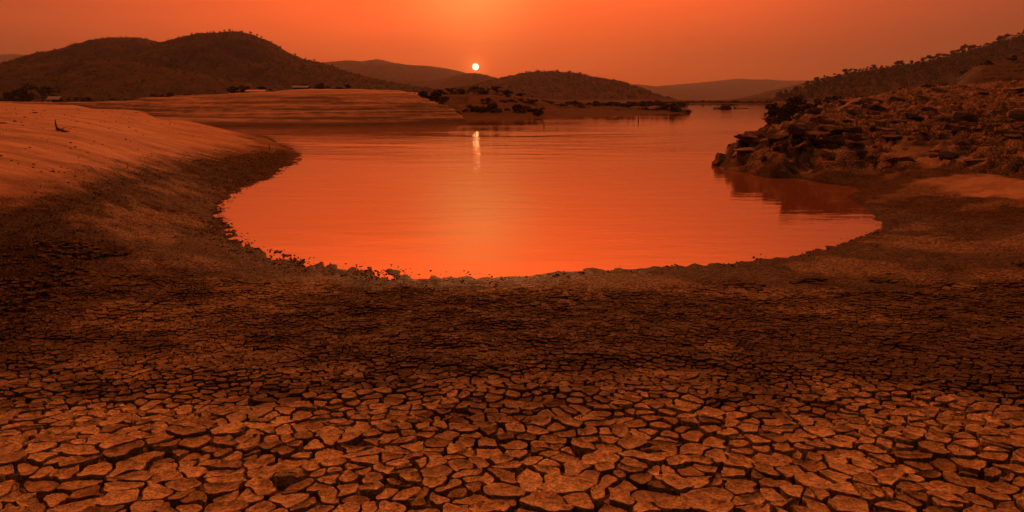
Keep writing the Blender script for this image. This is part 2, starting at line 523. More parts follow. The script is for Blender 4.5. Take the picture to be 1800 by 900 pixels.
def land(x, y):
    """height and soil masks of the near shore"""
    b = base_h(x, y)
    wob = 0.35 * fbm(x * 0.45, y * 0.45, 4, 3)
    d = np.sqrt(x * x + y * y)
    sc = 0.25 + 0.05 * d
    sd = poly_sd(x, y, SAND_POLY)
    sand = sstep(-1.0, 1.1, sd / sc + wob * 2.2 + 0.3 * fbm(x * 1.7, y * 1.7, 4, 9))
    for sp_ in SAND_RIGHT:
        sand = np.maximum(sand, 0.75 * sstep(-0.35, 0.5, poly_sd(x, y, sp_) / (0.2 + 0.02 * d) + wob * 2.5))
    wd = poly_sd(x, y, WEED_POLY)
    weed = sstep(-0.4, 0.7, wd / sc + 0.25 + wob * 1.3 + 0.5 * fbm(x * 2.0, y * 2.0, 4, 8))
    rk = sstep(-0.5, 0.5, poly_sd(x, y, ROCK_POLY) / (0.4 + 0.02 * d) + wob * 1.5)
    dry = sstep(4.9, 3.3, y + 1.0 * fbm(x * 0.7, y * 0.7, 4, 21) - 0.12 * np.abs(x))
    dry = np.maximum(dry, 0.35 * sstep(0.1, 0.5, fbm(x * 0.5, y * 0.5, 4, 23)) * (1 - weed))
    rk = rk * (1 - 0.85 * sand * (x > 0))
    b = b * (1 - 0.7 * np.exp(-(b / 0.07) ** 2) * sstep(0.3, -2.5, x) * (1 - rk))
    h = b + 0.035 * fbm(x * 1.3, y * 1.3, 5, 31) * (1 - 0.6 * sand) * sstep(0, 2.0, d) * (0.3 + 0.7 * sstep(0.02, 0.25, b))
    h += (1 - sand) * (1 - rk) * sstep(6, 11, d) * (0.018 * gnoise(x * 5, y * 5, 37) + 0.012 * np.abs(gnoise(x * 12, y * 12, 38)))
    # long low ripples and scarps on the sand
    sw = fbm(x * 0.06, y * 0.25, 3, 41) * 3
    h += sand * np.where(x > 0, 0.4, 1.0) * (0.010 * np.sin((y * 0.35 - x * 0.03 + sw) * 2.2) ** 3 + 0.022 * fbm(x * 0.16, y * 0.7, 5, 42) + 0.006 * gnoise(x * 3.0, y * 5.0, 43))
    # streaky ledges of the right mud shelf
    shelf = sstep(7, 12, x) * (1 - rk) * sstep(9, 14, y)
    ql = b / 0.085 + 0.8 * fbm(x * 0.18, y * 0.18, 3, 52)
    fr = ql - np.floor(ql)
    h += shelf * 0.085 * (sstep(0.0, 0.3, fr) - fr) * 0.9
    # rock: ledges with broken edges
    wx1, wy1 = x + 0.8 * fbm(x * 0.5, y * 0.5, 3, 62), y + 0.8 * fbm(x * 0.5, y * 0.5, 3, 63)
    r1 = fbm(x * 0.22 + 0.15 * y, y * 0.35, 4, 61)
    r2 = ridged(x * 0.42 + 0.1 * y, y * 1.25, 4, 71, 0.6) - 0.5
    r3 = ridged(x * 1.3 + 0.3 * y, y * 3.3, 3, 76, 0.6) - 0.4
    cr1 = np.exp(-(gnoise(wx1 * 0.22, wy1 * 0.6, 64) / 0.07) ** 2)
    cr2 = np.exp(-(gnoise(wx1 * 0.5 + 4, wy1 * 1.6, 65) / 0.09) ** 2)
    inner = rk * sstep(0.02, 0.35, b)
    rr = 0.18 * r1 + 0.15 * r2 + 0.05 * r3 - 0.5 * cr1 - 0.3 * cr2
    q = (b + rr) / 0.28 + 0.7 * fbm(x * 0.4, y * 0.4, 3, 81)
    fr = q - np.floor(q)
    h += inner * (rr + 0.28 * (sstep(0.0, 0.2, fr) - fr)) * np.clip(0.5 + 0.016 * d, 0, 1.4)
    # lumpy clods near the water line
    near = np.exp(-(b / 0.09) ** 2)
    h += near * (0.022 * fbm(x * 3.5, y * 3.5, 4, 91) + 0.01 * gnoise(x * 11, y * 11, 95)) * (1 - rk) * (0.35 + 0.65 * sstep(0.5, -2.5, x))
    wet = sstep(0.085, 0.012, h + 0.03 * fbm(x * 1.2, y * 1.2, 3, 99)) * (1 - 0.7 * rk)
    return h, dict(sand=sand, weed=weed * (1 - 0.8 * wet), rock=rk, wet=wet, dry=dry)


def plate_mask(x, y, h, a):
    e_ = 1.3 * fbm(x * 0.9, y * 0.9, 4, 57)
    x, y = x + e_, y + e_
    return (1 - sstep(0.05, 0.35, a['sand'])) * (1 - sstep(0.05, 0.35, a['rock'])) * sstep(0.015, 0.05, h) * sstep(9.4, 8.0, y) * sstep(-8.2, -7.4, x) * sstep(8.2, 7.4, x)


# fan-shaped sheet: fine near the viewer, coarse far off
NC, NR = 660, 580
th = np.radians(np.linspace(-54, 54, NC))
rr_ = np.concatenate([np.exp(np.linspace(math.log(1.5), math.log(17), 130)), np.exp(np.linspace(math.log(17), math.log(139), NR - 129))[1:]])
NR = len(rr_)
TH, RR = np.meshgrid(th, rr_)
GX, GY = RR * np.sin(TH), RR * np.cos(TH) - 4.0
GH, ATT = land(GX, GY)
GH = GH - 0.055 * plate_mask(GX, GY, GH, ATT)
V = np.stack([GX, GY, GH], -1).reshape(-1, 3)
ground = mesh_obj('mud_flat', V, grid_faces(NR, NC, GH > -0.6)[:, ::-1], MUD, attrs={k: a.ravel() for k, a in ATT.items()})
tag(ground, 'dried cracked mud shore sloping to the pool, sandy to one side and rocky to the other', kind='structure')
# ground behind the viewer
bx, by = np.meshgrid(np.linspace(-40, 40, 41), np.linspace(-30, -0.6, 20))
bh = base_h(bx, by) - 0.06
mesh_obj('mud_apron', np.stack([bx, by, bh - 0.05 * (by > -4.5)], -1).reshape(-1, 3), grid_faces(20, 41), MUD,
         parent=ground, attrs={k: np.full(bx.size, float(k == 'dry')) for k in ATT})

# ------------------------------------------------------------------ water
WY = np.array([0.0, 30, 60, 120, 300, 800, 2000, 3200])
wx_, wy_ = np.meshgrid(np.linspace(-1, 1, 9), WY)
wv = np.stack([wx_ * (60 + wy_ * 1.1), wy_, np.zeros_like(wx_)], -1).reshape(-1, 3)
wat = mesh_obj('river_water', wv, grid_faces(len(WY), 9), WATER)
tag(wat, 'still orange pool of river water reflecting the sunset', kind='structure')

# ------------------------------------------------------------------ cracked mud plates
def spacing(y): return np.interp(y, [1.2, 3.0, 4.2, 5.2, 7.0, 9.5], [0.114, 0.114, 0.092, 0.066, 0.062, 0.075])


pts = []
y = 1.15
while y < 9.7:
    a = spacing(y)
    hw = 3.6 + 0.86 * y
    hw = min(hw, 8.4)
    n = int(2 * hw / a)
    xs = -hw + (np.arange(n) + 0.5 * RNG.random()) * a + RNG.uniform(-0.5, 0.5, n) * a
    ys = y + RNG.uniform(-0.5, 0.5, n) * a
    pts.append(np.stack([xs, ys], 1))
    y += a * 0.9
pts = np.concatenate(pts)
hp, pat = land(pts[:, 0], pts[:, 1])
keep = (hp > -0.02) & (RNG.random(len(hp)) > 0.25 + 0.35 * gnoise(pts[:, 0] * 2.2, pts[:, 1] * 2.2, 12)) & (pat['rock'] < 0.5) & (pat['sand'] < 0.8)
pts = pts[keep]
res = geometry.delaunay_2d_cdt([Vector(p) for p in pts], [], [], 0, 1e-6)
dv = np.array([v[:] for v in res[0]]); tri = np.array([f for f in res[2] if len(f) == 3])
A, B, C = dv[tri[:, 0]], dv[tri[:, 1]], dv[tri[:, 2]]
D = 2 * (A[:, 0] * (B[:, 1] - C[:, 1]) + B[:, 0] * (C[:, 1] - A[:, 1]) + C[:, 0] * (A[:, 1] - B[:, 1]))
a2, b2, c2 = (A ** 2).sum(1), (B ** 2).sum(1), (C ** 2).sum(1)
CC = np.stack([(a2 * (B[:, 1] - C[:, 1]) + b2 * (C[:, 1] - A[:, 1]) + c2 * (A[:, 1] - B[:, 1])) / D,
               (a2 * (C[:, 0] - B[:, 0]) + b2 * (A[:, 0] - C[:, 0]) + c2 * (B[:, 0] - A[:, 0])) / D], 1)
around = [[] for _ in range(len(dv))]
for ti, t in enumerate(tri):
    for k in t: around[k].append(ti)


def crooked(P, s):
    """crooked cracks: a displacement field shared by neighbouring plates"""
    f = 1 / s
    x, y = P[:, 0] * f, P[:, 1] * f
    dx = gnoise(x * 0.9, y * 0.9, 5) * 0.24 + gnoise(x * 2.6, y * 2.6, 6) * 0.13
    dy = gnoise(x * 0.9, y * 0.9, 7) * 0.24 + gnoise(x * 2.6, y * 2.6, 9) * 0.13
    return P + np.stack([dx, dy], 1) * s[:, None]


cells = []
for i, ring in enumerate(around):
    if len(ring) < 4: continue
    c = CC[ring]
    ctr = dv[i]
    s = float(spacing(ctr[1]))
    if np.abs(c - ctr).max() > 2.0 * s: continue
    ang = np.arctan2(c[:, 1] - ctr[1], c[:, 0] - ctr[0])
    c = c[np.argsort(ang)]
    if len(c) < 4: continue
    # each edge moved in by half its own crack width: clip the cell by the shifted edge lines
    poly = [tuple(p) for p in c.tolist()]
    ring_pts = poly[:]
    far = 1.0 if ctr[1] < 4.0 else max(0.5, 1 - 0.3 * (ctr[1] - 4.0))
    for k in range(len(ring_pts)):
        (px_, py_), (qx_, qy_) = ring_pts[k], ring_pts[(k + 1) % len(ring_pts)]
        L_ = math.hypot(qx_ - px_, qy_ - py_)
        if L_ < 0.03 * s: continue
        nx_, ny_ = -(qy_ - py_) / L_, (qx_ - px_) / L_
        hsh = (math.sin(round((px_ + qx_) * 0.5, 4) * 12.9898 + round((py_ + qy_) * 0.5, 4) * 78.233) * 43758.5453) % 1.0
        w = s * (0.056 + 0.075 * hsh ** 2) * far
        d0 = nx_ * px_ + ny_ * py_ + w
        new = []
        for a in range(len(poly)):
            (x0_, y0_), (x1_, y1_) = poly[a], poly[(a + 1) % len(poly)]
            e0_, e1_ = nx_ * x0_ + ny_ * y0_ - d0, nx_ * x1_ + ny_ * y1_ - d0
            if e0_ >= 0: new.append((x0_, y0_))
            if (e0_ >= 0) != (e1_ >= 0):
                t = e0_ / (e0_ - e1_); new.append((x0_ + (x1_ - x0_) * t, y0_ + (y1_ - y0_) * t))
        poly = new
        if len(poly) < 3: break
    if len(poly) < 3: continue
    out = np.array(poly)
    kk = np.linalg.norm(out - np.roll(out, 1, 0), axis=1) > 0.03 * s
    out = out[kk]
    if len(out) < 3: continue
    cells.append((i, ctr, s, out))


def resample(poly, step):
    out = []
    for p, q in zip(poly, np.roll(poly, -1, 0)):
        k = max(1, int(round(np.linalg.norm(q - p) / step)))
        for j in range(k): out.append(p + (q - p) * j / k)
    return np.array(out)


def plate_geo(P, s, rim0, fine, seed):
    """dished plate with a raised, crumbling rim; local to its centre"""
    g = P.mean(0)
    L = P - g
    for _ in range(3 if fine else 1): L = 0.6 * L + 0.2 * (np.roll(L, 1, 0) + np.roll(L, -1, 0))
    rs = random.Random(seed)
    curl = s * rs.uniform(0.03, 0.13)
    tx, ty = rs.gauss(0, 0.022), rs.gauss(0.0, 0.022)
    up = rs.uniform(-0.012, 0.012) * s * 2
    rim = curl * (1 + rim0)
    if fine:
        prof = [(0.76, None, -0.10), (0.88, -0.30 * s, 0.6), (0.97, -0.10 * s, 0.9), (1.0, -0.03 * s, 1.0), (0.99, -0.004 * s, 1.0), (0.94, 0.0, 0.9), (0.80, 0.0, 0.6), (0.58, 0.0, 0.28), (0.3, 0.0, 0.06)]
    else:
        prof = [(0.8, None, -0.08), (1.0, -0.05 * s, 1.0), (0.97, 0.0, 1.0), (0.7, 0.0, 0.2)]
    vs = []
    for f, off, k in prof:
        q = L * f
        if off is None: z = np.full(len(q), k)
        else: z = rim * k + off + up + tx * q[:, 0] + ty * q[:, 1]
        vs.append(np.column_stack([q, z]))
    n = len(L)
    vs.append(np.array([[0, 0, up]]))
    V = np.concatenate(vs)
    m = len(prof)
    j = np.arange(n); j1 = (j + 1) % n
    F = [np.stack([k * n + j, k * n + j1, (k + 1) * n + j1, (k + 1) * n + j], 1) for k in range(m - 1)]
    F.append(np.stack([(m - 1) * n + j, (m - 1) * n + j1, np.full(n, m * n), np.full(n, m * n)], 1))
    return g, V, np.concatenate(F)


def img(x, y, z):
    v = Vector((x, y, z - EYE))
    f = v.y * CP - v.z * SP
    return 900 + FPX * v.x / f, 450 - FPX * (v.y * SP + v.z * CP) / f, f


cen = np.array([c[1] for c in cells])
ch, catt = land(cen[:, 0], cen[:, 1])
order = []
for k, c in enumerate(cells):
    px, py, f = img(c[1][0], c[1][1], ch[k])
    vis = -30 < px < 1830 and 200 < py < 918
    area = 0.5 * abs(np.dot(c[3][:, 0], np.roll(c[3][:, 1], -1)) - np.dot(c[3][:, 1], np.roll(c[3][:, 0], -1)))
    order.append((-(area / f ** 3) * (1 if vis else 1e-6), k))
order.sort()
BIG = set(k for _, k in order[:298])
lowlim = 0.022 + 0.02 * gnoise(cen[:, 0] * 2, cen[:, 1] * 2, 55)
pmk = plate_mask(cen[:, 0], cen[:, 1], ch, catt)
use = [k for k in range(len(cells)) if ch[k] >= lowlim[k] and pmk[k] > 0.35 + 0.3 * RNG.random() and not (catt['weed'][k] > 0.75 and RNG.random() < 0.35)]
FINE = set(k for k in use if k in BIG)
Ps = [resample(cells[k][3], cells[k][2] * (0.11 if k in FINE else 0.24 if cells[k][1][1] < 4.2 else 0.45)) for k in use]
cnts = [len(p) for p in Ps]
SS = np.repeat([cells[k][2] for k in use], cnts)
PA = np.concatenate(Ps)
PA = crooked(PA, spacing(PA[:, 1]))
RM = 0.7 * gnoise(PA[:, 0] / SS * 1.8, PA[:, 1] / SS * 1.8, 33) + 0.35 * gnoise(PA[:, 0] / SS * 7, PA[:, 1] / SS * 7, 34)
cut = np.cumsum(cnts)[:-1]
PA, RM = np.split(PA, cut), np.split(RM, cut)
e = 0.15
uc = cen[use]
SXL = (base_h(uc[:, 0] + e, uc[:, 1]) - base_h(uc[:, 0] - e, uc[:, 1])) / (2 * e)
SYL = (base_h(uc[:, 0], uc[:, 1] + e) - base_h(uc[:, 0], uc[:, 1] - e)) / (2 * e)


def tri_faces(F):
    q = F[F[:, 2] != F[:, 3]]; t = F[F[:, 2] == F[:, 3]][:, :3]
    return [tuple(a) for a in q.tolist()] + [tuple(a) for a in t.tolist()]


sv, sf, st, sdry, noff = [], [], [], [], 0
for n_, k in enumerate(use):
    i, ctr, s, poly = cells[k]
    tone = min(1.0, abs(random.gauss(0, 0.5)))
    dry = float(catt['dry'][k])
    g, Vp, F = plate_geo(PA[n_], s, RM[n_], k in FINE, k)
    Vp[:, 2] += SXL[n_] * Vp[:, 0] + SYL[n_] * Vp[:, 1]       # follow the fall of the ground
    z0 = float(ch[k]) - 0.006 - 0.03 * (1 - float(pmk[k]))
    if k in BIG:
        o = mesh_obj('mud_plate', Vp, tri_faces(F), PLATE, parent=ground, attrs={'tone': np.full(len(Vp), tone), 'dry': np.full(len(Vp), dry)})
        o.location = (g[0], g[1], z0)
    else:
        W = Vp + np.array([g[0], g[1], z0])
        sv.append(W); st.append(np.full(len(W), tone)); sdry.append(np.full(len(W), dry))
        sf.append(F + noff); noff += len(W)
SF = np.concatenate(sf)
t3 = np.where((SF[:, 2] == SF[:, 3])[:, None], SF[:, [0, 1, 2]], SF[:, [0, 1, 2]])
q3 = SF[SF[:, 2] != SF[:, 3]][:, [0, 2, 3]]
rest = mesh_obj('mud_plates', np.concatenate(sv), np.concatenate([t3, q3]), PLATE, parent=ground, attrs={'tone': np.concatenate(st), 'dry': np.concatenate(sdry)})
tag(rest, kind='stuff')


# ------------------------------------------------------------------ scatter on the mud
def scatter_mesh(name, protos, X, Y, Z, SC, mat, parent=None, tilt=0.3):
    vs, fs, off = [], [], 0
    for x, y, z, s in zip(X, Y, Z, SC):
        V, F = protos[random.randrange(len(protos))]
        a = random.uniform(0, 6.283)
        R = np.array(Matrix.Rotation(a, 3, 'Z') @ Matrix.Rotation(random.gauss(0, tilt), 3, 'X'))
        W = (V * s) @ R.T + (x, y, z)
        vs.append(W); fs.append(F + off); off += len(W)
    return mesh_obj(name, np.concatenate(vs), np.concatenate(fs), mat, parent, smooth=False)


def clod_proto(seed):
    bm = bmesh.new(); bmesh.ops.create_icosphere(bm, subdivisions=1, radius=1)
    rs = random.Random(seed)
    for v in bm.verts:
        v.co *= rs.uniform(0.65, 1.15); v.co.z *= 0.55
    V = np.array([v.co[:] for v in bm.verts]); F = np.array([[v.index for v in f.verts] for f in bm.faces])
    bm.free(); return V, F


CLODS = [clod_proto(k) for k in range(5)]
# clods standing in the shallows along the near margin
sh = [at(q[0], q[1], z=0) for q in SHORELINE[1:22]]
X, Y_, SC = [], [], []
for a, b in zip(sh[:-1], sh[1:]):
    L = (b - a).length
    pxm = (img(a.x, a.y, 0)[0] + img(b.x, b.y, 0)[0]) / 2
    dens = 170 if 380 < pxm < 700 else (60 if pxm < 870 else 20 if pxm < 1000 else 45)
    for _ in range(int(L * dens)):
        t = random.random(); p = a.lerp(b, t)
        n = Vector((b.y - a.y, -(b.x - a.x), 0)).normalized()
        w = random.gauss(0.15, 0.28) if pxm < 870 else random.gauss(0.12, 0.14)
        p = p + n * w
        X.append(p.x); Y_.append(p.y); SC.append(abs(random.gauss(0.010, 0.007)) + 0.006)
X, Y_ = np.array(X), np.array(Y_)
cl = fbm(X * 1.6, Y_ * 1.6, 3, 123)
k_ = cl > RNG.normal(0.0, 0.25, len(X))
X, Y_, SC = X[k_], Y_[k_], np.array(SC)[k_]
hz, _ = land(X, Y_)
ok = hz > -0.05
cl_o = scatter_mesh('mud_clods', CLODS, X[ok], Y_[ok], np.maximum(hz[ok], -0.004) + 0.003, SC[ok], CLODM)
tag(cl_o, 'dark crumbs of mud standing along the wet margin of the pool', 'mud clods', kind='stuff')


nc_ = 2800
tc_ = np.radians(RNG.uniform(-42, -14, nc_)); rc_ = np.exp(RNG.uniform(math.log(11), math.log(60), nc_))
X, Y_ = rc_ * np.sin(tc_), rc_ * np.cos(tc_)
hz, a9 = land(X, Y_)
k_ = (a9['sand'] > 0.4) & (RNG.random(nc_) < 0.25 + 0.8 * fbm(X * 0.25, Y_ * 0.6, 3, 131)) & (hz > 0.05)
cr_o = scatter_mesh('sand_crumbs', CLODS, X[k_], Y_[k_], hz[k_] + 0.004, np.abs(RNG.normal(0.012, 0.009, k_.sum())) * (0.5 + rc_[k_] * 0.035) + 0.006, CLODM)
tag(cr_o, 'dark crumbs and twigs strewn thinly over the sand', 'sand crumbs', kind='stuff')


def tuft_proto(seed, n=5):
    rs = random.Random(seed); V, F = [], []
    for k in range(n):
        a = rs.uniform(0, 6.283); l = rs.uniform(0.5, 1.0); lean = rs.uniform(0.3, 1.0)
        d = np.array([math.cos(a), math.sin(a), 0]); s = np.array([-d[1], d[0], 0]) * rs.uniform(0.07, 0.14)
        b = d * rs.uniform(0, 0.25); m = b + d * lean * l * 0.4 + np.array([0, 0, l * 0.55]); t = b + d * lean * l + np.array([0, 0, l * rs.uniform(0.5, 0.9)])
        o = len(V); V += [b - s, b + s, m + s * 0.8, m - s * 0.8, t]
        F += [(o, o + 1, o + 2), (o, o + 2, o + 3), (o + 3, o + 2, o + 4)]
    return np.array(V), np.array(F)


TUFTS = [tuft_proto(k) for k in range(6)]
nx = 190000
ths = np.radians(np.where(np.arange(nx) % 2 == 0, RNG.uniform(-44, 44, nx), RNG.uniform(-44, -12, nx)))
rs_ = np.exp(RNG.uniform(math.log(3.6), math.log(36), nx))
X, Y_ = rs_ * np.sin(ths), rs_ * np.cos(ths)
hz, at_ = land(X, Y_)
pr = at_['weed'] * 0.55 + (1 - at_['weed']) * 0.10 * (1 - at_['sand']) * (1 - at_['rock']) * (1 - at_['dry']) * (Y_ < 14) * (0.5 + fbm(X * 0.8, Y_ * 0.8, 3, 66))
k_ = (RNG.random(nx) < pr) & (hz > 0.03)
SC = np.clip(RNG.normal(0.032, 0.012, nx), 0.012, 0.08) * (0.6 + 0.022 * rs_)
wo_ = scatter_mesh('low_weeds', TUFTS, X[k_], Y_[k_], hz[k_] - 0.005, SC[k_], WEEDM)
tag(wo_, 'dark low weeds covering the damp mud around the pool', 'weeds', kind='stuff')

# ------------------------------------------------------------------ banks: surfaces lofted through cross-sections
def loft(name, sections, nu, nt, mat, disp, label, kind='structure', parent=None, terr=None, noise_sc=(0.1, 0.1)):
    """sections: list of rows of (x, y, z); all rows have the same number of points"""
    A = np.array(sections, float)                                   # rows, pts, 3
    m = A.shape[0]
    u = np.linspace(0, m - 1, nu)
    i = np.clip(u.astype(int), 0, m - 2); f = (u - i)[:, None, None]
    R = A[i] * (1 - f) + A[i + 1] * f
    k = A.shape[1]
    t = np.linspace(0, k - 1, nt)
    j = np.clip(t.astype(int), 0, k - 2); g = (t - j)[None, :, None]
    P = R[:, j] * (1 - g) + R[:, j + 1] * g
    P = disp(P, u / (m - 1), t)
    V = P.reshape(-1, 3)
    F = grid_faces(nu, nt)
    o = mesh_obj(name, V, F, mat, parent)
    return tag(o, label, kind=kind)


def A3(px, py, Y): p = at(px, py, Y=Y); return (p.x, p.y, p.z)


# the far sandbank with its waterline terraces
rows = []
for bpx, bY, cpx, cpy, cY in [(-260, 72, -150, 178, 108), (60, 70, 100, 183, 104), (180, 68, 200, 180, 100), (300, 66, 300, 171, 98), (400, 65, 380, 167, 96), (500, 65, 480, 162, 95),
                              (600, 66, 560, 158, 95), (690, 68, 620, 157, 95), (760, 71, 680, 158.5, 93), (822, 75, 706, 162, 91)]:
    p = at(bpx, 220, Y=bY); c_ = at(cpx, cpy, Y=cY)
    rows.append([(p.x, p.y - 3, -0.5), (p.x, p.y, -0.03), tuple(c_), (c_.x, c_.y + 16, c_.z - 0.3), (c_.x, c_.y + 70, c_.z - 1.5)])
e0 = rows[-1]
rows.append([(e0[0][0] + 0.6, e0[0][1] + 1, -0.6), (e0[1][0] + 0.8, e0[1][1] + 2, -0.3), (e0[2][0] + 4, e0[2][1] + 10, -0.3), (e0[3][0] + 6, e0[3][1] + 8, -0.4), (e0[4][0] + 8, e0[4][1], -0.6)])


def disp_bank(P, u, t):
    x, y, z = P[..., 0], P[..., 1], P[..., 2]
    w = sstep(0.9, 1.3, t)[None, :] * sstep(1.0, 0.93, u)[:, None]
    tt = np.clip(t - 1, 0.002, 1)[None, :]
    z = np.where((t[None, :] > 1) & (t[None, :] < 2) & (z > 0), z * tt ** -0.38, z)
    ql = z / 0.42 + 0.9 * fbm(x * 0.035, y * 0.03, 4, 301)
    fr = ql - np.floor(ql)
    amp = 0.42 * (0.55 + 0.85 * sstep(2.6, 0.8, z))
    z2 = z + w * (amp * (sstep(0.0, 0.2, fr) - fr) + 0.09 * fbm(x * 0.25, y * 0.8, 5, 303) + 0.2 * fbm(x * 0.05, y * 0.15, 3, 305) * sstep(1.0, 3.0, z))
    return np.stack([x, y, z2], -1)


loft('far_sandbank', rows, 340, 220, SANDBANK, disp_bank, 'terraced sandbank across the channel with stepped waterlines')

# dark vegetated bank in the middle distance, running out into a low spit
rows = []
for bpx, bY, cpx, cpy, cY in [(690, 92, 660, 166, 128), (740, 92, 730, 168, 128), (790, 90, 780, 167, 128), (830, 88, 830, 165, 128), (880, 88, 870, 164, 130), (930, 90, 910, 168, 134),
                              (990, 96, 960, 178, 150), (1060, 101, 1040, 180, 160), (1120, 107, 1110, 181, 168), (1170, 114, 1160, 184, 170), (1210, 122, 1200, 188, 172), (1226, 126, 1222, 195, 168)]:
    p = at(bpx, 215, Y=bY); c_ = at(cpx, cpy, Y=cY)
    rows.append([(p.x, p.y - 4, -0.5), (p.x, p.y, -0.02), tuple(c_), (c_.x, c_.y + 30, max(c_.z - 0.8, -0.3)), (c_.x, c_.y + 60, -0.5)])


def disp_mid(P, u, t):
    x, y, z = P[..., 0], P[..., 1], P[..., 2]
    w = sstep(0.95, 1.4, t)[None, :] * (1 - 0.7 * sstep(1.75, 2.0, t) * sstep(2.3, 2.0, t))[None, :]
    z2 = z + w * (0.35 * fbm(x * 0.12, y * 0.12, 5, 311) + 0.25 * ridged(x * 0.3, y * 0.3, 4, 313)) * np.clip(z * 0.8 + 0.2, 0.15, 1)
    return np.stack([x, y, z2], -1)


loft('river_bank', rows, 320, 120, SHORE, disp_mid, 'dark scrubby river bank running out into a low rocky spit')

# far low shore beyond the channel
rows = []
for px_, cpy in [(900, 182), (1100, 181), (1180, 180), (1250, 179.5), (1340, 180.5), (1450, 179), (1600, 178)]:
    p = at(px_, 184, Y=330); c_ = at(px_, cpy, Y=345)
    rows.append([(p.x, p.y - 5, -0.5), (p.x, p.y, 0.0), tuple(c_), (c_.x, c_.y + 40, c_.z), (c_.x, c_.y + 500, 0.5)])
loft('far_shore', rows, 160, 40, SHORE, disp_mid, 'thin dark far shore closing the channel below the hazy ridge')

# plain behind the banks, out to the hills
py_, px_ = np.meshgrid(np.linspace(190, 1500, 40), np.linspace(-1, 1, 60), indexing='ij')
plx = -60 - 900 * (px_ * 0.5 + 0.5) * 1.3
keepx = plx * (0.25 + py_ / 1200)
pz = 1.2 + 0.8 * fbm(keepx * 0.01, py_ * 0.01, 4, 320)
pl = mesh_obj('plain', np.stack([keepx, py_, pz], -1).reshape(-1, 3), grid_faces(40, 60), SHORE)
tag(pl, 'flat dark land at the foot of the hills', kind='structure')

# ------------------------------------------------------------------ hills
def hill(label, crest, Yc, front, seed, lump=1.0, tree=2.2, cols_per_px=0.85, rows_n=52, name='hill'):
    cp = np.array(crest, float)
    n = int((cp[-1, 0] - cp[0, 0]) * cols_per_px)
    px = np.linspace(cp[0, 0], cp[-1, 0], n)
    # rounded interpolation of the crest
    pyi = np.interp(px, cp[:, 0], cp[:, 1])
    k = np.ones(7) / 7
    pyi = np.convolve(np.pad(pyi, 3, 'edge'), k, 'valid')
    Xc = np.array([at(a, b, Y=Yc).x for a, b in zip(px, pyi)]); Zc = np.array([at(a, b, Y=Yc).z for a, b in zip(px, pyi)])
    Zc = np.maximum(Zc, 0.5)
    t = np.concatenate([np.linspace(0, 1, rows_n), np.linspace(1, 2, 14)[1:]])
    tt = t[:, None]
    prof = np.where(tt <= 1, np.sin(np.clip(tt, 0, 1) * math.pi / 2) ** 1.25, np.cos((tt - 1) * math.pi / 2) ** 0.8)
    Yg = Yc + np.where(tt <= 1, (tt - 1) * front, (tt - 1) * front * 0.8)
    X = np.broadcast_to(Xc, (len(t), n)); Yg = np.broadcast_to(Yg, X.shape)
    sc = Zc.max()
    off = (1 - np.exp(-((tt - 1) / 0.22) ** 2)) * np.sin(np.clip(tt, 0, 2) * math.pi / 2)
    gul = (np.minimum(fbm(X / sc * 2.0, Yg / sc * 0.8, 5, seed), 0.25) - 0.25) * 0.20 * lump * Zc * off
    m1 = px2m(1, Yc)
    canopy = tree * m1 * (0.55 * gnoise(X / (m1 * 5), Yg / (m1 * 5), seed + 3) + 0.6 * np.abs(gnoise(X / (m1 * 2.6), Yg / (m1 * 2.6), seed + 5)))
    Z = Zc * prof + gul + canopy - 1.0
    return tag(mesh_obj(name, np.stack([X, Yg, Z], -1).reshape(-1, 3), grid_faces(len(t), n), FOREST), label, kind='structure')


hill('faint distant ridge at the edge of the sky beyond the double peaked mountain',
     [(-260, 108), (-150, 104), (-60, 100), (0, 98), (28, 95), (50, 97), (80, 103), (130, 112), (200, 125)], 2800, 500, 401, 0.6, 1.2)
HILLS = {}
HILLS['shoulder'] = hill('rounded wooded shoulder of the mountain behind its main summit',
     [(40, 116), (70, 108), (95, 102), (130, 88), (170, 72), (196, 67), (222, 68), (244, 66), (262, 68), (276, 76), (284, 83), (300, 92), (340, 110), (380, 130)], 680, 190, 411, 1.0, 3.0)
HILLS['mountain'] = hill('broad wooded mountain with the highest summit against the sky',
     [(200, 130), (240, 110), (262, 95), (284, 82), (300, 76), (322, 71), (340, 64), (362, 58), (384, 57), (410, 54), (436, 57), (462, 67), (482, 77), (500, 89), (528, 101), (556, 107), (580, 114), (610, 124), (640, 133), (680, 142), (730, 151), (800, 160)], 520, 150, 421, 1.0, 3.0)
HILLS['ridge'] = hill('low dark wooded ridge in front of the mountain at the plain',
     [(-330, 122), (-150, 116), (0, 113), (60, 110), (120, 108), (170, 106), (205, 103), (240, 108), (300, 118), (360, 130), (430, 145), (520, 158)], 400, 120, 431, 1.0, 2.6)
hill('pale hazy ridge with a small peak behind the mountain',
     [(520, 118), (560, 111), (590, 108), (612, 106), (640, 108), (655, 105), (668, 104), (690, 110), (720, 114), (760, 116.5), (790, 121), (815, 127), (850, 138), (900, 150)], 2700, 500, 441, 0.6, 1.3)
hill('low rounded hill directly under the setting sun',
     [(540, 124), (580, 126), (620, 132), (660, 131), (700, 138), (735, 142), (765, 141), (790, 136), (808, 131), (825, 128.5), (842, 129), (860, 133), (880, 139), (905, 144), (960, 152)], 1500, 400, 451, 0.8, 1.8)
HILLS['long'] = hill('long wooded hill sloping down to the channel beneath the sun glow',
     [(800, 156), (835, 150), (862, 142), (890, 135), (920, 129), (945, 126), (970, 126), (1000, 128), (1030, 133), (1060, 139), (1085, 143), (1105, 153), (1120, 164), (1140, 176), (1160, 181)], 850, 250, 461, 1.0, 2.6)
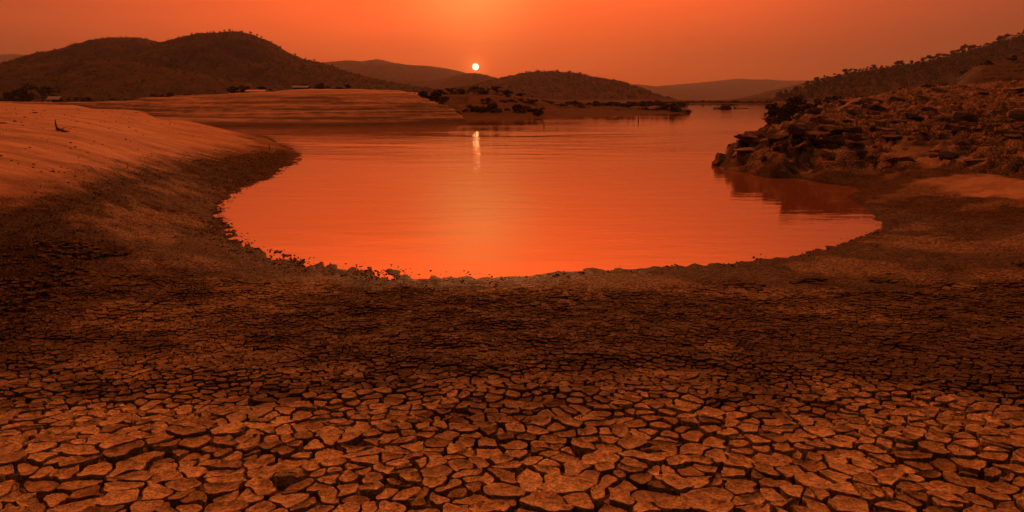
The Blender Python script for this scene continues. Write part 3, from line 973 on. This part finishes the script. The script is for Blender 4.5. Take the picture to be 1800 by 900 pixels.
hill('faint broad ridge fading into the haze above the far channel',
     [(1040, 152), (1090, 149), (1120, 148), (1150, 152), (1180, 149), (1220, 146), (1260, 142), (1298, 138), (1320, 140), (1345, 139.5), (1380, 142), (1420, 141), (1480, 140), (1580, 138), (1700, 136)], 3000, 500, 471, 0.5, 0.9)
RH = [(1330, 186), (1346, 178), (1362, 168), (1390, 161), (1420, 149), (1450, 141), (1490, 129), (1520, 123), (1560, 118), (1590, 115.5), (1620, 111), (1650, 104), (1680, 96), (1720, 85), (1760, 72), (1800, 60), (1850, 47), (1950, 27), (2100, 5), (2300, -10)]
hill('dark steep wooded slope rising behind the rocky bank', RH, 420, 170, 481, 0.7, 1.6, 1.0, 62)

# ------------------------------------------------------------------ rocks
def rock_mesh(seed, sub=3, flat=0.6):
    bm = bmesh.new(); bmesh.ops.create_icosphere(bm, subdivisions=sub, radius=1)
    rs = random.Random(seed)
    planes = [(Vector((rs.gauss(0, 1), rs.gauss(0, 1), rs.gauss(0, 0.9))).normalized(), rs.uniform(0.5, 0.95)) for _ in range(9)]
    V = np.array([v.co[:] for v in bm.verts])
    V /= ((np.abs(V) ** 6).sum(1) ** (1 / 6))[:, None]
    for n, d in planes:
        n = np.array(n); k = V @ n - d
        V -= np.outer(np.maximum(k, 0), n)
    r = fbm(V[:, 0] * 1.6 + V[:, 2] + seed, V[:, 1] * 1.6 - V[:, 2] * 0.7, 4, seed)
    V *= (1 + 0.07 * r)[:, None]
    q = V[:, 2] / 0.22; fr = q - np.floor(q)
    V[:, :2] *= (1 - 0.06 * sstep(0.5, 1.0, fr))[:, None]
    V[:, 2] *= flat
    F = [[v.index for v in f.verts] for f in bm.faces]
    bm.free()
    me = bpy.data.meshes.new('rock'); me.from_pydata([tuple(v) for v in V], [], F); me.materials.append(ROCK)
    return me


ROCKS = [rock_mesh(k, 3, 0.45 + 0.25 * (k % 3)) for k in range(9)]


def rock(loc, size, rz, tiltx=0.0, tilty=0.0, k=None, label=None, group=None, name='rock'):
    o = bpy.data.objects.new(name, ROCKS[random.randrange(9) if k is None else k])
    COL.objects.link(o)
    o.location = loc; o.scale = size; o.rotation_euler = (tiltx, tilty, rz)
    return tag(o, label, 'rock', group)


def rp(px, py, sx, sy, sz, rz=0, tx=0, ty=0, k=0, label=None, dz=0.0):
    p = on_land(px, py)
    return rock((p.x, p.y, p.z + dz), (sx, sy, sz), rz, tx, ty, k, label)


p = at(1272, 286, z=0.1)
rock((p.x, p.y, 0.12), (0.42, 0.5, 0.42), 0.3, 0.1, 0.35, 1, 'low dark pointed rock at the very tip of the spit')
p = at(1297, 282, z=0.2)
rock((p.x, p.y, 0.28), (0.40, 0.6, 0.62), 0.9, 0.2, 0.3, 4, 'upright dark boulder just behind the tip of the spit')
p = at(1330, 264, z=0.5)
rock((p.x, p.y, 0.52), (0.75, 0.9, 0.72), 0.4, -0.1, 0.25, 2, 'large humped boulder crowning the rocky spit')
p = at(1318, 285, z=0.2)
rock((p.x, p.y, 0.2), (0.55, 0.5, 0.5), 1.4, 0.1, 0.1, 7, 'brown block leaning at the foot of the humped boulder')
p = at(1352, 288, z=0.15)
rock((p.x, p.y, 0.16), (0.7, 0.4, 0.34), 0.1, 0, 0.1, 5, 'long low boulder along the waterline of the spit')
rp(1770, 290, 1.1, 0.8, 0.55, 0.2, 0.1, -0.2, 3, 'big lit boulder standing alone above the mud shelf', -0.05)
rp(1730, 283, 0.7, 0.6, 0.42, 1.2, 0, 0.2, 6, 'squat boulder leaning against the big lit boulder', -0.05)
rp(1660, 236, 1.2, 0.9, 0.6, 0.5, 0.1, 0.1, 8, 'wide dark boulder in the middle of the rocky bank', -0.1)
rp(1770, 222, 1.5, 1.0, 0.6, 0.1, 0.0, 0.2, 0, 'broad flat slab high on the rocky bank', -0.1)
def rock_words(px, py, s):
    size = 'small' if s < px2m(10, 35) else 'large'
    place = ('on the spit beside the water' if px < 1420 and py > 230 else 'behind the bush clump' if px < 1520 and py < 230 else
             'on the upper bank below the crag' if py < 205 else 'on the middle of the rocky bank' if py < 250 else 'low on the bank above the mud shelf')
    return size + ' weathered brown rock among others ' + place, 'rocks strewn ' + place


cnt = 0
tries = 0
while cnt < 285 and tries < 8000:
    tries += 1
    px = random.uniform(1290, 1830); py = random.triangular(165, 305, 225)
    q = on_land(px, py)
    if q.y > 100: continue
    if float(poly_sd(np.array([q.x]), np.array([q.y]), ROCK_POLY)[0]) < 0.2: continue
    if py > 268 and random.random() < 0.6: continue
    h, _ = land(np.array([q.x]), np.array([q.y]))
    if h[0] < 0.05: continue
    s = px2m(random.choice([5, 6, 8, 10, 13, 17, 22]) * random.uniform(0.7, 1.2), q.y)
    rock((q.x, q.y, h[0] + 0.05 * s), (s * 1.15, s * random.uniform(0.5, 0.85), s * random.uniform(0.4, 0.8)), random.gauss(0.15, 0.35), random.gauss(0, 0.08), random.gauss(0.12, 0.08), None, *rock_words(px, py, s))
    cnt += 1
# rocks of the spit and the little islet
for px, py, Y, w, h, lb in [(1150, 190, 128, 26, 9, 'dark rock low on the spit of the middle bank'), (1168, 187, 132, 24, 15, 'tallest dark rock near the end of the middle spit'),
                            (1188, 192, 128, 22, 12, 'dark rock stepping down to the end of the middle spit'), (1206, 196, 126, 22, 8, 'last flat rock at the end of the middle spit'),
                            (1213, 212, 84, 3.5, 2.5, 'tiny dark rock alone in the open water off the spit'),
                            (1262, 191, 172, 16, 5, 'flat rock at the near end of the small islet'), (1278, 189, 175, 24, 11, 'dark peaked rock in the middle of the small islet'), (1303, 191, 178, 34, 4, 'long low rock trailing from the small islet'),
                            (1345, 200, 108, 8, 6, 'small dark rock in the channel mouth by the bushes')]:
    p = at(px, py, Y=Y)
    rock((p.x, p.y, min(p.z, 0.6)), (px2m(w, Y) / 2, px2m(w, Y) / 2.5, px2m(h, Y) * 0.9), random.uniform(-0.3, 0.3), 0, 0.1, None, lb)
# the dark crag on the slope to the right
rows = []
for cpx, cpy, fpy in [(1676, 156, 158), (1682, 143, 156), (1690, 129, 155), (1720, 116, 154), (1752, 109, 153), (1782, 104, 152), (1825, 99, 152), (1900, 94, 152), (2050, 90, 150)]:
    c_ = at(cpx, cpy, Y=128); f_ = at(cpx, fpy, Y=100)
    rows.append([(f_.x, 92, f_.z - 0.8), tuple(f_), tuple(c_), (c_.x, c_.y + 6, c_.z - 7)])


def disp_crag(P, u, t):
    x, y, z = P[..., 0], P[..., 1], P[..., 2]
    w = sstep(0.8, 1.3, t)[None, :]
    rr = 0.7 * ridged(x * 0.12, z * 0.5 + y * 0.05, 5, 331, 0.55)
    q = z / 0.8; fr = q - np.floor(q)
    return np.stack([x + 0.2 * rr, y - w * 1.2 * rr, z + w * (0.28 * rr + 0.6 * (sstep(0, 0.3, fr) - fr)) * 0.8], -1)


loft('rocky_crag', rows, 260, 120, CRAG, disp_crag, 'dark layered rock crag at the top of the rocky bank')

# ------------------------------------------------------------------ trees and bushes
def leaf_cloud(clumps, n, size, seed):
    rs = np.random.default_rng(seed)
    c = np.array([k[:3] for k in clumps]); r = np.array([k[3] for k in clumps])
    w = r ** 2; idx = rs.choice(len(clumps), n, p=w / w.sum())
    d = rs.normal(size=(n, 3)); d /= np.linalg.norm(d, axis=1, keepdims=True)
    rad = r[idx] * rs.uniform(0.45, 1.08, n) ** 0.7
    P = c[idx] + d * rad[:, None] * np.array([1, 1, 0.8])
    a = rs.normal(size=(n, 3)); a /= np.linalg.norm(a, axis=1, keepdims=True)
    b = np.cross(a, rs.normal(size=(n, 3))); b /= np.linalg.norm(b, axis=1, keepdims=True) + 1e-9
    s = size * rs.uniform(0.6, 1.4, n)[:, None]
    V = np.stack([P - a * s, P + b * s * 0.55, P + a * s, P - b * s * 0.55], 1).reshape(-1, 3)
    F = np.arange(4 * n).reshape(n, 4)
    return V, F


def tube(points, radii, seg=6):
    V, F = [], []
    for i, (p, r) in enumerate(zip(points, radii)):
        d = (Vector(points[min(i + 1, len(points) - 1)]) - Vector(points[max(i - 1, 0)])).normalized()
        a = d.orthogonal().normalized(); b = d.cross(a)
        for k in range(seg):
            w = 2 * math.pi * k / seg
            V.append(Vector(p) + a * math.cos(w) * r + b * math.sin(w) * r)
    for i in range(len(points) - 1):
        for k in range(seg):
            F.append((i * seg + k, i * seg + (k + 1) % seg, (i + 1) * seg + (k + 1) % seg, (i + 1) * seg + k))
    F.append(tuple(range(seg))[::-1]); F.append(tuple((len(points) - 1) * seg + k for k in range(seg)))
    return [tuple(v) for v in V], F


def join(parts):
    V, F = [], []
    for v, f in parts:
        o = len(V); V += list(v); F += [tuple(a + o for a in q) for q in f]
    return V, F


def make_tree(seed, spread=0.55, leafmat=None):
    """unit tree: height 1, root at the origin"""
    rs = random.Random(seed)
    root = empty('tree')
    lean = rs.uniform(-0.08, 0.08)
    trunk = [(0, 0, -0.12), (lean * 0.3, 0, 0.15), (lean * 0.7, 0.01, 0.4), (lean, 0.0, 0.72)]
    parts = [tube(trunk, [0.04, 0.032, 0.024, 0.01], 6)]
    clumps = []
    for k in range(rs.randint(6, 9)):
        a = rs.uniform(0, 6.283); z = rs.uniform(0.3, 0.88); r = spread * rs.uniform(0.1, 0.7) * (1.05 - abs(z - 0.6))
        e = (lean + math.cos(a) * r, math.sin(a) * r, z)
        b = (lean * 0.7, 0, rs.uniform(0.28, 0.5))
        parts.append(tube([b, tuple((b[i] + e[i]) / 2 + (0.02 if i == 2 else 0) for i in range(3)), e], [0.016, 0.011, 0.005], 5))
        clumps.append((e[0], e[1], e[2], rs.uniform(0.12, 0.22)))
    V, F = join(parts)
    mesh_obj('trunk', V, F, BARK, root)
    V, F = leaf_cloud(clumps, 800, 0.045, seed)
    mesh_obj('crown', V, F, leafmat or LEAF, root, smooth=False)
    return root


def make_bush(seed, leafmat=None):
    """unit bush: height 1, about 1.7 wide"""
    rs = random.Random(seed)
    root = empty('bush')
    parts, clumps = [], []
    for k in range(rs.randint(9, 13)):
        a = rs.uniform(0, 6.283); r = rs.uniform(0.05, 0.72); z = rs.uniform(0.16, 0.82) * (1.08 - 0.75 * r)
        e = (math.cos(a) * r, math.sin(a) * r, z)
        parts.append(tube([(e[0] * 0.15, e[1] * 0.15, -0.1), (e[0] * 0.55, e[1] * 0.55, z * 0.55), e], [0.022, 0.014, 0.006], 5))
        clumps.append((e[0], e[1], e[2], rs.uniform(0.14, 0.27)))
    V, F = join(parts)
    mesh_obj('stems', V, F, BARK, root)
    V, F = leaf_cloud(clumps, 1300, 0.06, seed)
    mesh_obj('foliage', V, F, leafmat or LEAF, root, smooth=False)
    return root


TREES = [make_tree(500 + k, 0.5 + 0.1 * (k % 3)) for k in range(5)]
BUSHES = [make_bush(600 + k, LEAFDRY if k == 2 else None) for k in range(4)]
_used = set()


def plant(kind, px, py, w, h, Y, label, group, sink=0.06, z=None):
    protos = TREES if kind == 'tree' else BUSHES
    src = protos[random.randrange(len(protos))]
    p = at(px, py, Y=Y)
    H = px2m(h, Y); W = px2m(w, Y)
    sxy = W / (0.85 if kind == 'tree' else 1.7)
    sc = (sxy, sxy, H)
    loc = (p.x, p.y, (p.z if z is None else z) - sink * H)
    if src.name not in _used:
        _used.add(src.name); o = src
        o.location = loc; o.rotation_euler = (0, 0, random.uniform(0, 6.283)); o.scale = sc
    else:
        o = copy_tree(src, loc, random.uniform(0, 6.283), sc)
    o.name = kind
    return tag(o, label, 'tree' if kind == 'tree' else 'bush', group)


# trees along the crest of the right slope
rh = np.array(RH, float)
n_crest = 0
px = 1366.0
while px < 1812:
    py = float(np.interp(px, rh[:, 0], rh[:, 1]))
    h = random.choice([4, 5, 6, 7, 9, 11])
    if 1632 < px < 1662: h = random.choice([9, 12])
    if 1672 < px < 1720: h = random.choice([10, 13, 14])
    plant('tree', px, py + 3.5, h * random.uniform(0.9, 1.5), h + 2, 420 - 3, 'small dark tree on the skyline of the wooded slope', 'trees along the skyline of the slope', 0.02)
    n_crest += 1
    px += random.uniform(4, 13)
# the wood on that slope, one mass
hx = np.array([at(a, b, Y=420).x for a, b in RH]); hz_ = np.array([at(a, b, Y=420).z for a, b in RH])
cl_ = []
for _ in range(2600):
    t = 1 - abs(random.gauss(0, 0.33))
    if t < 0.05: continue
    x = random.uniform(hx[0], hx[-3])
    zc = float(np.interp(x, hx, hz_))
    r = random.uniform(0.7, 1.7)
    cl_.append((x, 420 + (t - 1) * 170, zc * math.sin(t * math.pi / 2) ** 1.25 + r * random.uniform(-0.4, 0.7) - 0.6, r))
V, F = leaf_cloud(cl_, 52000, 0.34, 77)
tag(mesh_obj('wood', V, F, LEAF, smooth=False), 'dark scrubby wood covering the slope behind the rocky bank', 'wood', kind='stuff')
# woods on the nearer hills, each one mass
for key_, Yh, nc2, lb in [('shoulder', 680, 2600, 'dark wood covering the rounded shoulder of the mountain'), ('mountain', 520, 4200, 'dark wood covering the broad mountain with the highest summit'),
                          ('ridge', 400, 3000, 'dark wood covering the low ridge at the plain'), ('long', 850, 2600, 'dark wood covering the long hill by the channel')]:
    me_ = HILLS[key_].data
    cv = np.empty(len(me_.vertices) * 3, np.float32); me_.vertices.foreach_get('co', cv); cv = cv.reshape(-1, 3)
    cv = cv[(cv[:, 1] <= Yh + 0.5) & (cv[:, 2] > 2.0)]
    pick = cv[RNG.choice(len(cv), nc2)]
    m1 = px2m(1, Yh)
    rad = m1 * RNG.uniform(0.9, 2.4, nc2)
    V, F = leaf_cloud([(p[0], p[1], p[2] + r * 0.25, r) for p, r in zip(pick, rad)], nc2 * 9, m1 * 0.75, 900 + nc2)
    tag(mesh_obj('wood', V, F, LEAF, smooth=False), lb, 'wood', kind='stuff')
# trees on the other skylines
for crest, Y, rng_, hh, lb, gp in [([(890, 135), (920, 129), (945, 126), (970, 126), (1000, 128), (1030, 133), (1060, 139), (1085, 143), (1105, 153)], 848, (925, 1100), (3, 6), 'tiny tree on the skyline of the long hill by the channel', 'trees on the skyline of the long hill'),
                               ([(300, 76), (340, 64), (362, 58), (384, 57), (410, 54), (436, 57), (462, 67), (482, 77), (500, 89), (528, 101), (556, 107), (600, 121)], 518, (310, 600), (2.5, 5), 'tiny tree on the skyline of the broad mountain', 'trees on the skyline of the broad mountain')]:
    cr = np.array(crest, float)
    px = rng_[0]
    while px < rng_[1]:
        py = float(np.interp(px, cr[:, 0], cr[:, 1]))
        h = random.uniform(*hh)
        plant('tree', px, py + 1.5, h * 1.1, h, Y, lb, gp, 0.02)
        px += random.uniform(7, 26)

veg = [
    # far left clump at the foot of the hills
    ('bush', 12, 181, 50, 24, 128, 'dark bush at the edge of the picture behind the sandbank crest'), ('bush', 46, 181, 52, 28, 130, 'wide dark bush behind the sandbank near the pale roof'),
    ('tree', 76, 181, 46, 33, 132, 'rounded dark tree standing over the pale roofed hut'), ('bush', 128, 181, 40, 11, 126, 'low bush just past the pale roofed hut'),
    ('bush', 160, 181, 46, 13, 128, 'long low bush on the plain between the two huts'), ('bush', 196, 182, 46, 12, 127, 'low bush beside the tiny pale shelter'), ('bush', 228, 181, 40, 9, 126, 'flattest of the low bushes on the plain'),
    ('bush', 278, 174, 36, 11, 122, 'bush where the plain meets the far sandbank'), ('bush', 305, 173, 40, 13, 122, 'rounded bush at the low end of the far sandbank'), ('bush', 335, 172, 38, 9, 121, 'small bush on the low end of the far sandbank'),
    ('bush', 408, 163, 34, 12, 112, 'bush at the near end of the pale shelter on the sandbank'), ('bush', 432, 162, 40, 14, 113, 'tall bush right behind the pale shelter'), ('bush', 460, 161, 36, 12, 112, 'bush at the far end of the pale shelter'),
    ('bush', 535, 157, 44, 11, 112, 'bush over the blue tarp on the sandbank'), ('bush', 562, 156, 42, 11, 112, 'dark bush beside the blue tarp'), ('bush', 596, 157, 18, 7, 110, 'small bush past the blue tarp'), ('bush', 613, 157, 18, 10, 110, 'single upright bush near the top of the sandbank'),
    # middle bank
    ('bush', 690, 163, 34, 9, 120, 'sparse bush behind the shoulder of the sandbank'), ('bush', 722, 173, 44, 16, 112, 'dark bush above the end slope of the sandbank'), ('bush', 742, 184, 52, 26, 104, 'big dark bush at the foot of the sandbank end'), ('bush', 768, 180, 46, 26, 108, 'dark bush filling the hollow beside the sandbank'),
    ('bush', 772, 167, 30, 10, 127, 'first bush of the row on the middle bank ridge'), ('tree', 792, 167, 24, 13, 128, 'small tree at the near end of the middle bank ridge'), ('bush', 814, 166, 34, 11, 128, 'bush between two trees on the middle bank ridge'),
    ('tree', 834, 165, 26, 13, 128, 'spreading tree on the middle bank ridge below the sun'), ('bush', 852, 164, 34, 12, 129, 'dense bush at the top of the middle bank'), ('tree', 872, 164, 26, 13, 129, 'dark tree just past the top of the middle bank'),
    ('bush', 892, 165, 32, 10, 130, 'bush on the falling end of the middle ridge'), ('bush', 914, 168, 28, 7, 132, 'last low bush of the middle ridge'),
    ('bush', 836, 198, 50, 20, 97, 'dark shrub low on the middle bank beside the sand tongue'), ('bush', 872, 200, 56, 24, 97, 'largest dark shrub at the water on the middle bank'), ('bush', 908, 199, 50, 20, 98, 'dark shrub past the largest one on the middle bank'), ('bush', 940, 198, 44, 13, 100, 'low shrub where the middle bank flattens'),
    ('bush', 852, 184, 42, 14, 112, 'upper shrub on the face of the middle bank'), ('bush', 892, 183, 44, 13, 114, 'upper shrub beside another on the face of the middle bank'), ('bush', 925, 184, 40, 11, 118, 'shrub thinning out on the face of the middle bank'),
    # right cluster
    ('bush', 1362, 213, 36, 28, 62, 'bush overhanging the channel mouth at the rocky bank'), ('bush', 1386, 219, 50, 40, 58, 'dense dark bush at the water edge of the rocky bank'), ('bush', 1416, 220, 50, 46, 57, 'tallest bush of the clump on the rocky bank'), ('bush', 1436, 206, 40, 32, 60, 'bush at the landward side of the clump'),
    ('bush', 1357, 197, 30, 24, 66, 'bush rising behind the one overhanging the channel'), ('bush', 1402, 192, 52, 26, 70, 'wide bush at the back of the dense clump'), ('bush', 1444, 192, 40, 22, 72, 'lowest bush at the back of the dense clump'),
    ('bush', 1470, 180, 50, 13, 98, 'low bush at the back of the rocky bank near the clump'), ('bush', 1520, 175, 50, 11, 98, 'flat bush on the back edge of the rocky bank'), ('bush', 1590, 166, 44, 15, 98, 'dark bush below the wooded slope on the bank top'), ('bush', 1625, 163, 50, 16, 98, 'wide dark bush below the crag end'), ('bush', 1662, 158, 44, 13, 98, 'dark bush at the foot of the crag'),
    ('bush', 1695, 131, 18, 10, 124, 'small bush on the lower step of the crag'), ('bush', 1735, 114, 20, 10, 124, 'small bush on the middle step of the crag'), ('bush', 1782, 106, 22, 11, 124, 'small bush on the top step of the crag'),
    ('bush', 1168, 186, 26, 9, 150, 'dark bush behind the tallest rock of the spit'), ('bush', 1278, 187, 22, 7, 180, 'small bush on top of the islet'),
]
for k, px, py, w, h, Y, lb in veg:
    plant(k, px, py, w, h, Y, lb, None)
px = 935
while px < 1205:
    h = random.uniform(5, 10)
    plant('bush', px, 186 + random.uniform(-2, 3), random.uniform(20, 36), h, 148 - random.uniform(0, 25), 'low dark shrub in the row along the flat middle shore', 'shrubs along the flat middle shore')
    px += random.uniform(6, 11)
for _ in range(46):
    px = random.uniform(745, 1205)
    f = random.random()
    if px < 950: py, Y = 170 + f * 34, 126 - f * 32
    else: py, Y = 184 + f * 14, 150 - f * 34
    plant('bush', px, py, random.uniform(20, 40), random.uniform(6, 12) * (1.0 if px < 950 else 0.7), Y, 'low dark scrub bush in the cover of the middle bank', 'scrub cover of the middle bank')
px = 1130
while px < 1352:
    plant('bush', px, 181.5, random.uniform(16, 30), random.uniform(3.5, 7), 338, 'tiny bush in the line along the thin far shore', 'bushes along the far shore')
    px += random.uniform(9, 15)
for b in TREES + BUSHES:
    if b.name.split('.')[0] not in ('tree', 'bush') or b.location.length < 0.01:
        pass

# ------------------------------------------------------------------ small things
# driftwood snag on the left sand
p = on_land(104, 231)
dw = empty('driftwood', (p.x, p.y, p.z))
u = px2m(1, p.y)
V, F = join([tube([(-1 * u, 0, -2 * u), (-3 * u, 0, 6 * u), (-5 * u, 0.02, 13 * u), (-4.5 * u, 0.02, 21 * u)], [2.0 * u, 1.7 * u, 1.3 * u, 0.5 * u], 7)])
mesh_obj('branch', V, F, WOOD, dw)
V, F = join([tube([(-6 * u, 0, 3.5 * u), (0, 0, 4 * u), (8 * u, -0.05, 1.8 * u), (15 * u, -0.1, 0.8 * u), (23 * u, -0.12, 0.4 * u)], [0.8 * u, 2.0 * u, 2.0 * u, 1.5 * u, 0.5 * u], 7),
             tube([(3 * u, 0, 3 * u), (6 * u, 0.1, 6 * u), (11 * u, 0.15, 7 * u)], [1.0 * u, 0.7 * u, 0.3 * u], 6)])
mesh_obj('log', V, F, WOOD, dw)
tag(dw, 'bent driftwood snag sticking up from the open sand', 'driftwood')
for px, py, w, lb in [(4, 217, 9, 'dark stick end lying at the picture edge on the sand'), (62, 199, 5, 'small dark stick on the upper sand'), (72, 244, 6, 'dark stick lying below the driftwood snag'), (150, 372, 7, 'dark twig at the lower edge of the sand')]:
    p = on_land(px, py); u = px2m(1, p.y)
    V, F = join([tube([(-w * u, 0, 0.4 * u), (0, 0.03, 1.0 * u), (w * u * 0.9, 0.0, 0.5 * u)], [0.5 * u, 1.1 * u, 0.4 * u], 6), tube([(0, 0.03, 1.0 * u), (w * u * 0.4, 0.05, 2.6 * u)], [0.6 * u, 0.2 * u], 5)])
    o = mesh_obj('stick', V, F, WOOD); o.location = p; o.rotation_euler = (0, 0, random.uniform(-0.3, 0.3)); tag(o, lb, 'stick')
# stakes in the water and at the sand tip
for px, py, h, z, lb in [(474, 265, 12, None, 'thin stake standing on the sand near its tip'), (931, 214, 9, 0, 'first of two close stakes in the water off the middle bank'), (940, 214, 8, 0, 'second of two close stakes in the water off the middle bank'),
                         (956, 223, 7, 0, 'short stake in the water nearer than the pair'), (1122, 214, 9, 0, 'thin stake in the water off the flat shore')]:
    p = on_land(px, py) if z is None else at(px, py, z=0); u = px2m(1, p.y)
    V, F = tube([(0, 0, -3 * u), (0.2 * u, 0, h * 0.5 * u), (-0.3 * u, 0, h * u)], [0.9 * u, 0.8 * u, 0.6 * u], 6)
    o = mesh_obj('stake', V, F, WOOD); o.location = (p.x, p.y, p.z); tag(o, lb, 'stake')
# white shell on the mud
p = on_land(215, 717)
bm = bmesh.new(); bmesh.ops.create_icosphere(bm, subdivisions=3, radius=1)
for v in bm.verts:
    v.co.z = v.co.z * 0.35 + 0.12 * math.sin(v.co.x * 5); v.co.x *= 1.4 - 0.3 * v.co.y
me = bpy.data.meshes.new('shell'); bm.to_mesh(me); bm.free(); me.materials.append(SHELL)
o = bpy.data.objects.new('shell', me); COL.objects.link(o); o.scale = (0.011, 0.008, 0.009); o.location = (p.x, p.y, p.z + 0.018); o.rotation_euler = (0.1, 0.1, 0.4)
tag(o, 'tiny white shell fragment lying on the cracked mud', 'shell')


# huts
def hut(px, py, w, h, Y, roofmat, label):
    p = at(px, py, Y=Y); W, H = px2m(w, Y), px2m(h, Y)
    root = empty('hut', tuple(p))
    D_ = W * 0.6
    for sx in (-1, 1):
        for sy in (-1, 1):
            V, F = tube([(sx * W * 0.42, sy * D_ * 0.42, -0.3), (sx * W * 0.42, sy * D_ * 0.42, H * 0.62)], [0.06, 0.05], 6)
            mesh_obj('post', V, F, WOOD, root)
    t = 0.06
    for s in (-1, 1):
        y0, y1 = s * D_ * 0.58, 0
        z0, z1 = H * 0.55, H
        vs = [(-W / 2, y0, z0), (W / 2, y0, z0), (W / 2, y1, z1), (-W / 2, y1, z1), (-W / 2, y0, z0 - t), (W / 2, y0, z0 - t), (W / 2, y1, z1 - t), (-W / 2, y1, z1 - t)]
        fs = [(0, 1, 2, 3), (7, 6, 5, 4), (0, 4, 5, 1), (1, 5, 6, 2), (2, 6, 7, 3), (3, 7, 4, 0)]
        mesh_obj('roof_sheet', vs, fs, roofmat, root, smooth=False)
    vs = [(-W * 0.42, D_ * 0.4, -0.3), (W * 0.42, D_ * 0.4, -0.3), (W * 0.42, D_ * 0.4, H * 0.55), (-W * 0.42, D_ * 0.4, H * 0.55)]
    vs += [(a, b + 0.05, c) for a, b, c in vs]
    mesh_obj('back_wall', vs, [(0, 1, 2, 3), (7, 6, 5, 4), (0, 4, 5, 1), (1, 5, 6, 2), (2, 6, 7, 3), (3, 7, 4, 0)], WOOD, root, smooth=False)
    return tag(root, label, 'hut')


hut(98, 181, 22, 11, 118, PALE, 'pale roofed hut under the rounded dark tree')
hut(203, 186, 14, 6, 108, PALE, 'tiny pale roofed shelter low on the plain')
hut(452, 164, 34, 6, 104, PALE, 'long pale shelter under the bushes on the far sandbank')
hut(530, 158, 28, 7, 104, BLUE, 'blue tarp shelter under the bushes on the far sandbank')

# ------------------------------------------------------------------ smoky evening air
HZ = (-3600, 3600, -400, 3500, -3.0, 215.0)
x0, x1, y0, y1, z0, z1 = HZ
vs = [(x0, y0, z0), (x1, y0, z0), (x1, y1, z0), (x0, y1, z0), (x0, y0, z1), (x1, y0, z1), (x1, y1, z1), (x0, y1, z1)]
hm = bpy.data.materials.new('haze'); hm.use_nodes = True
ht = hm.node_tree; ht.nodes.clear()
pv = ht.nodes.new('ShaderNodeVolumePrincipled'); ho = ht.nodes.new('ShaderNodeOutputMaterial')
pv.inputs['Color'].default_value = (0.54, 0.56, 0.68, 1)
pv.inputs['Density'].default_value = 2.7e-4
pv.inputs['Anisotropy'].default_value = 0.0
ht.links.new(pv.outputs[0], ho.inputs['Volume'])
haze = mesh_obj('haze', vs, [(3, 2, 1, 0), (4, 5, 6, 7), (0, 1, 5, 4), (1, 2, 6, 5), (2, 3, 7, 6), (3, 0, 4, 7)], hm, smooth=False)
tag(haze, 'thin smoky evening haze over the river', 'haze', kind='stuff')
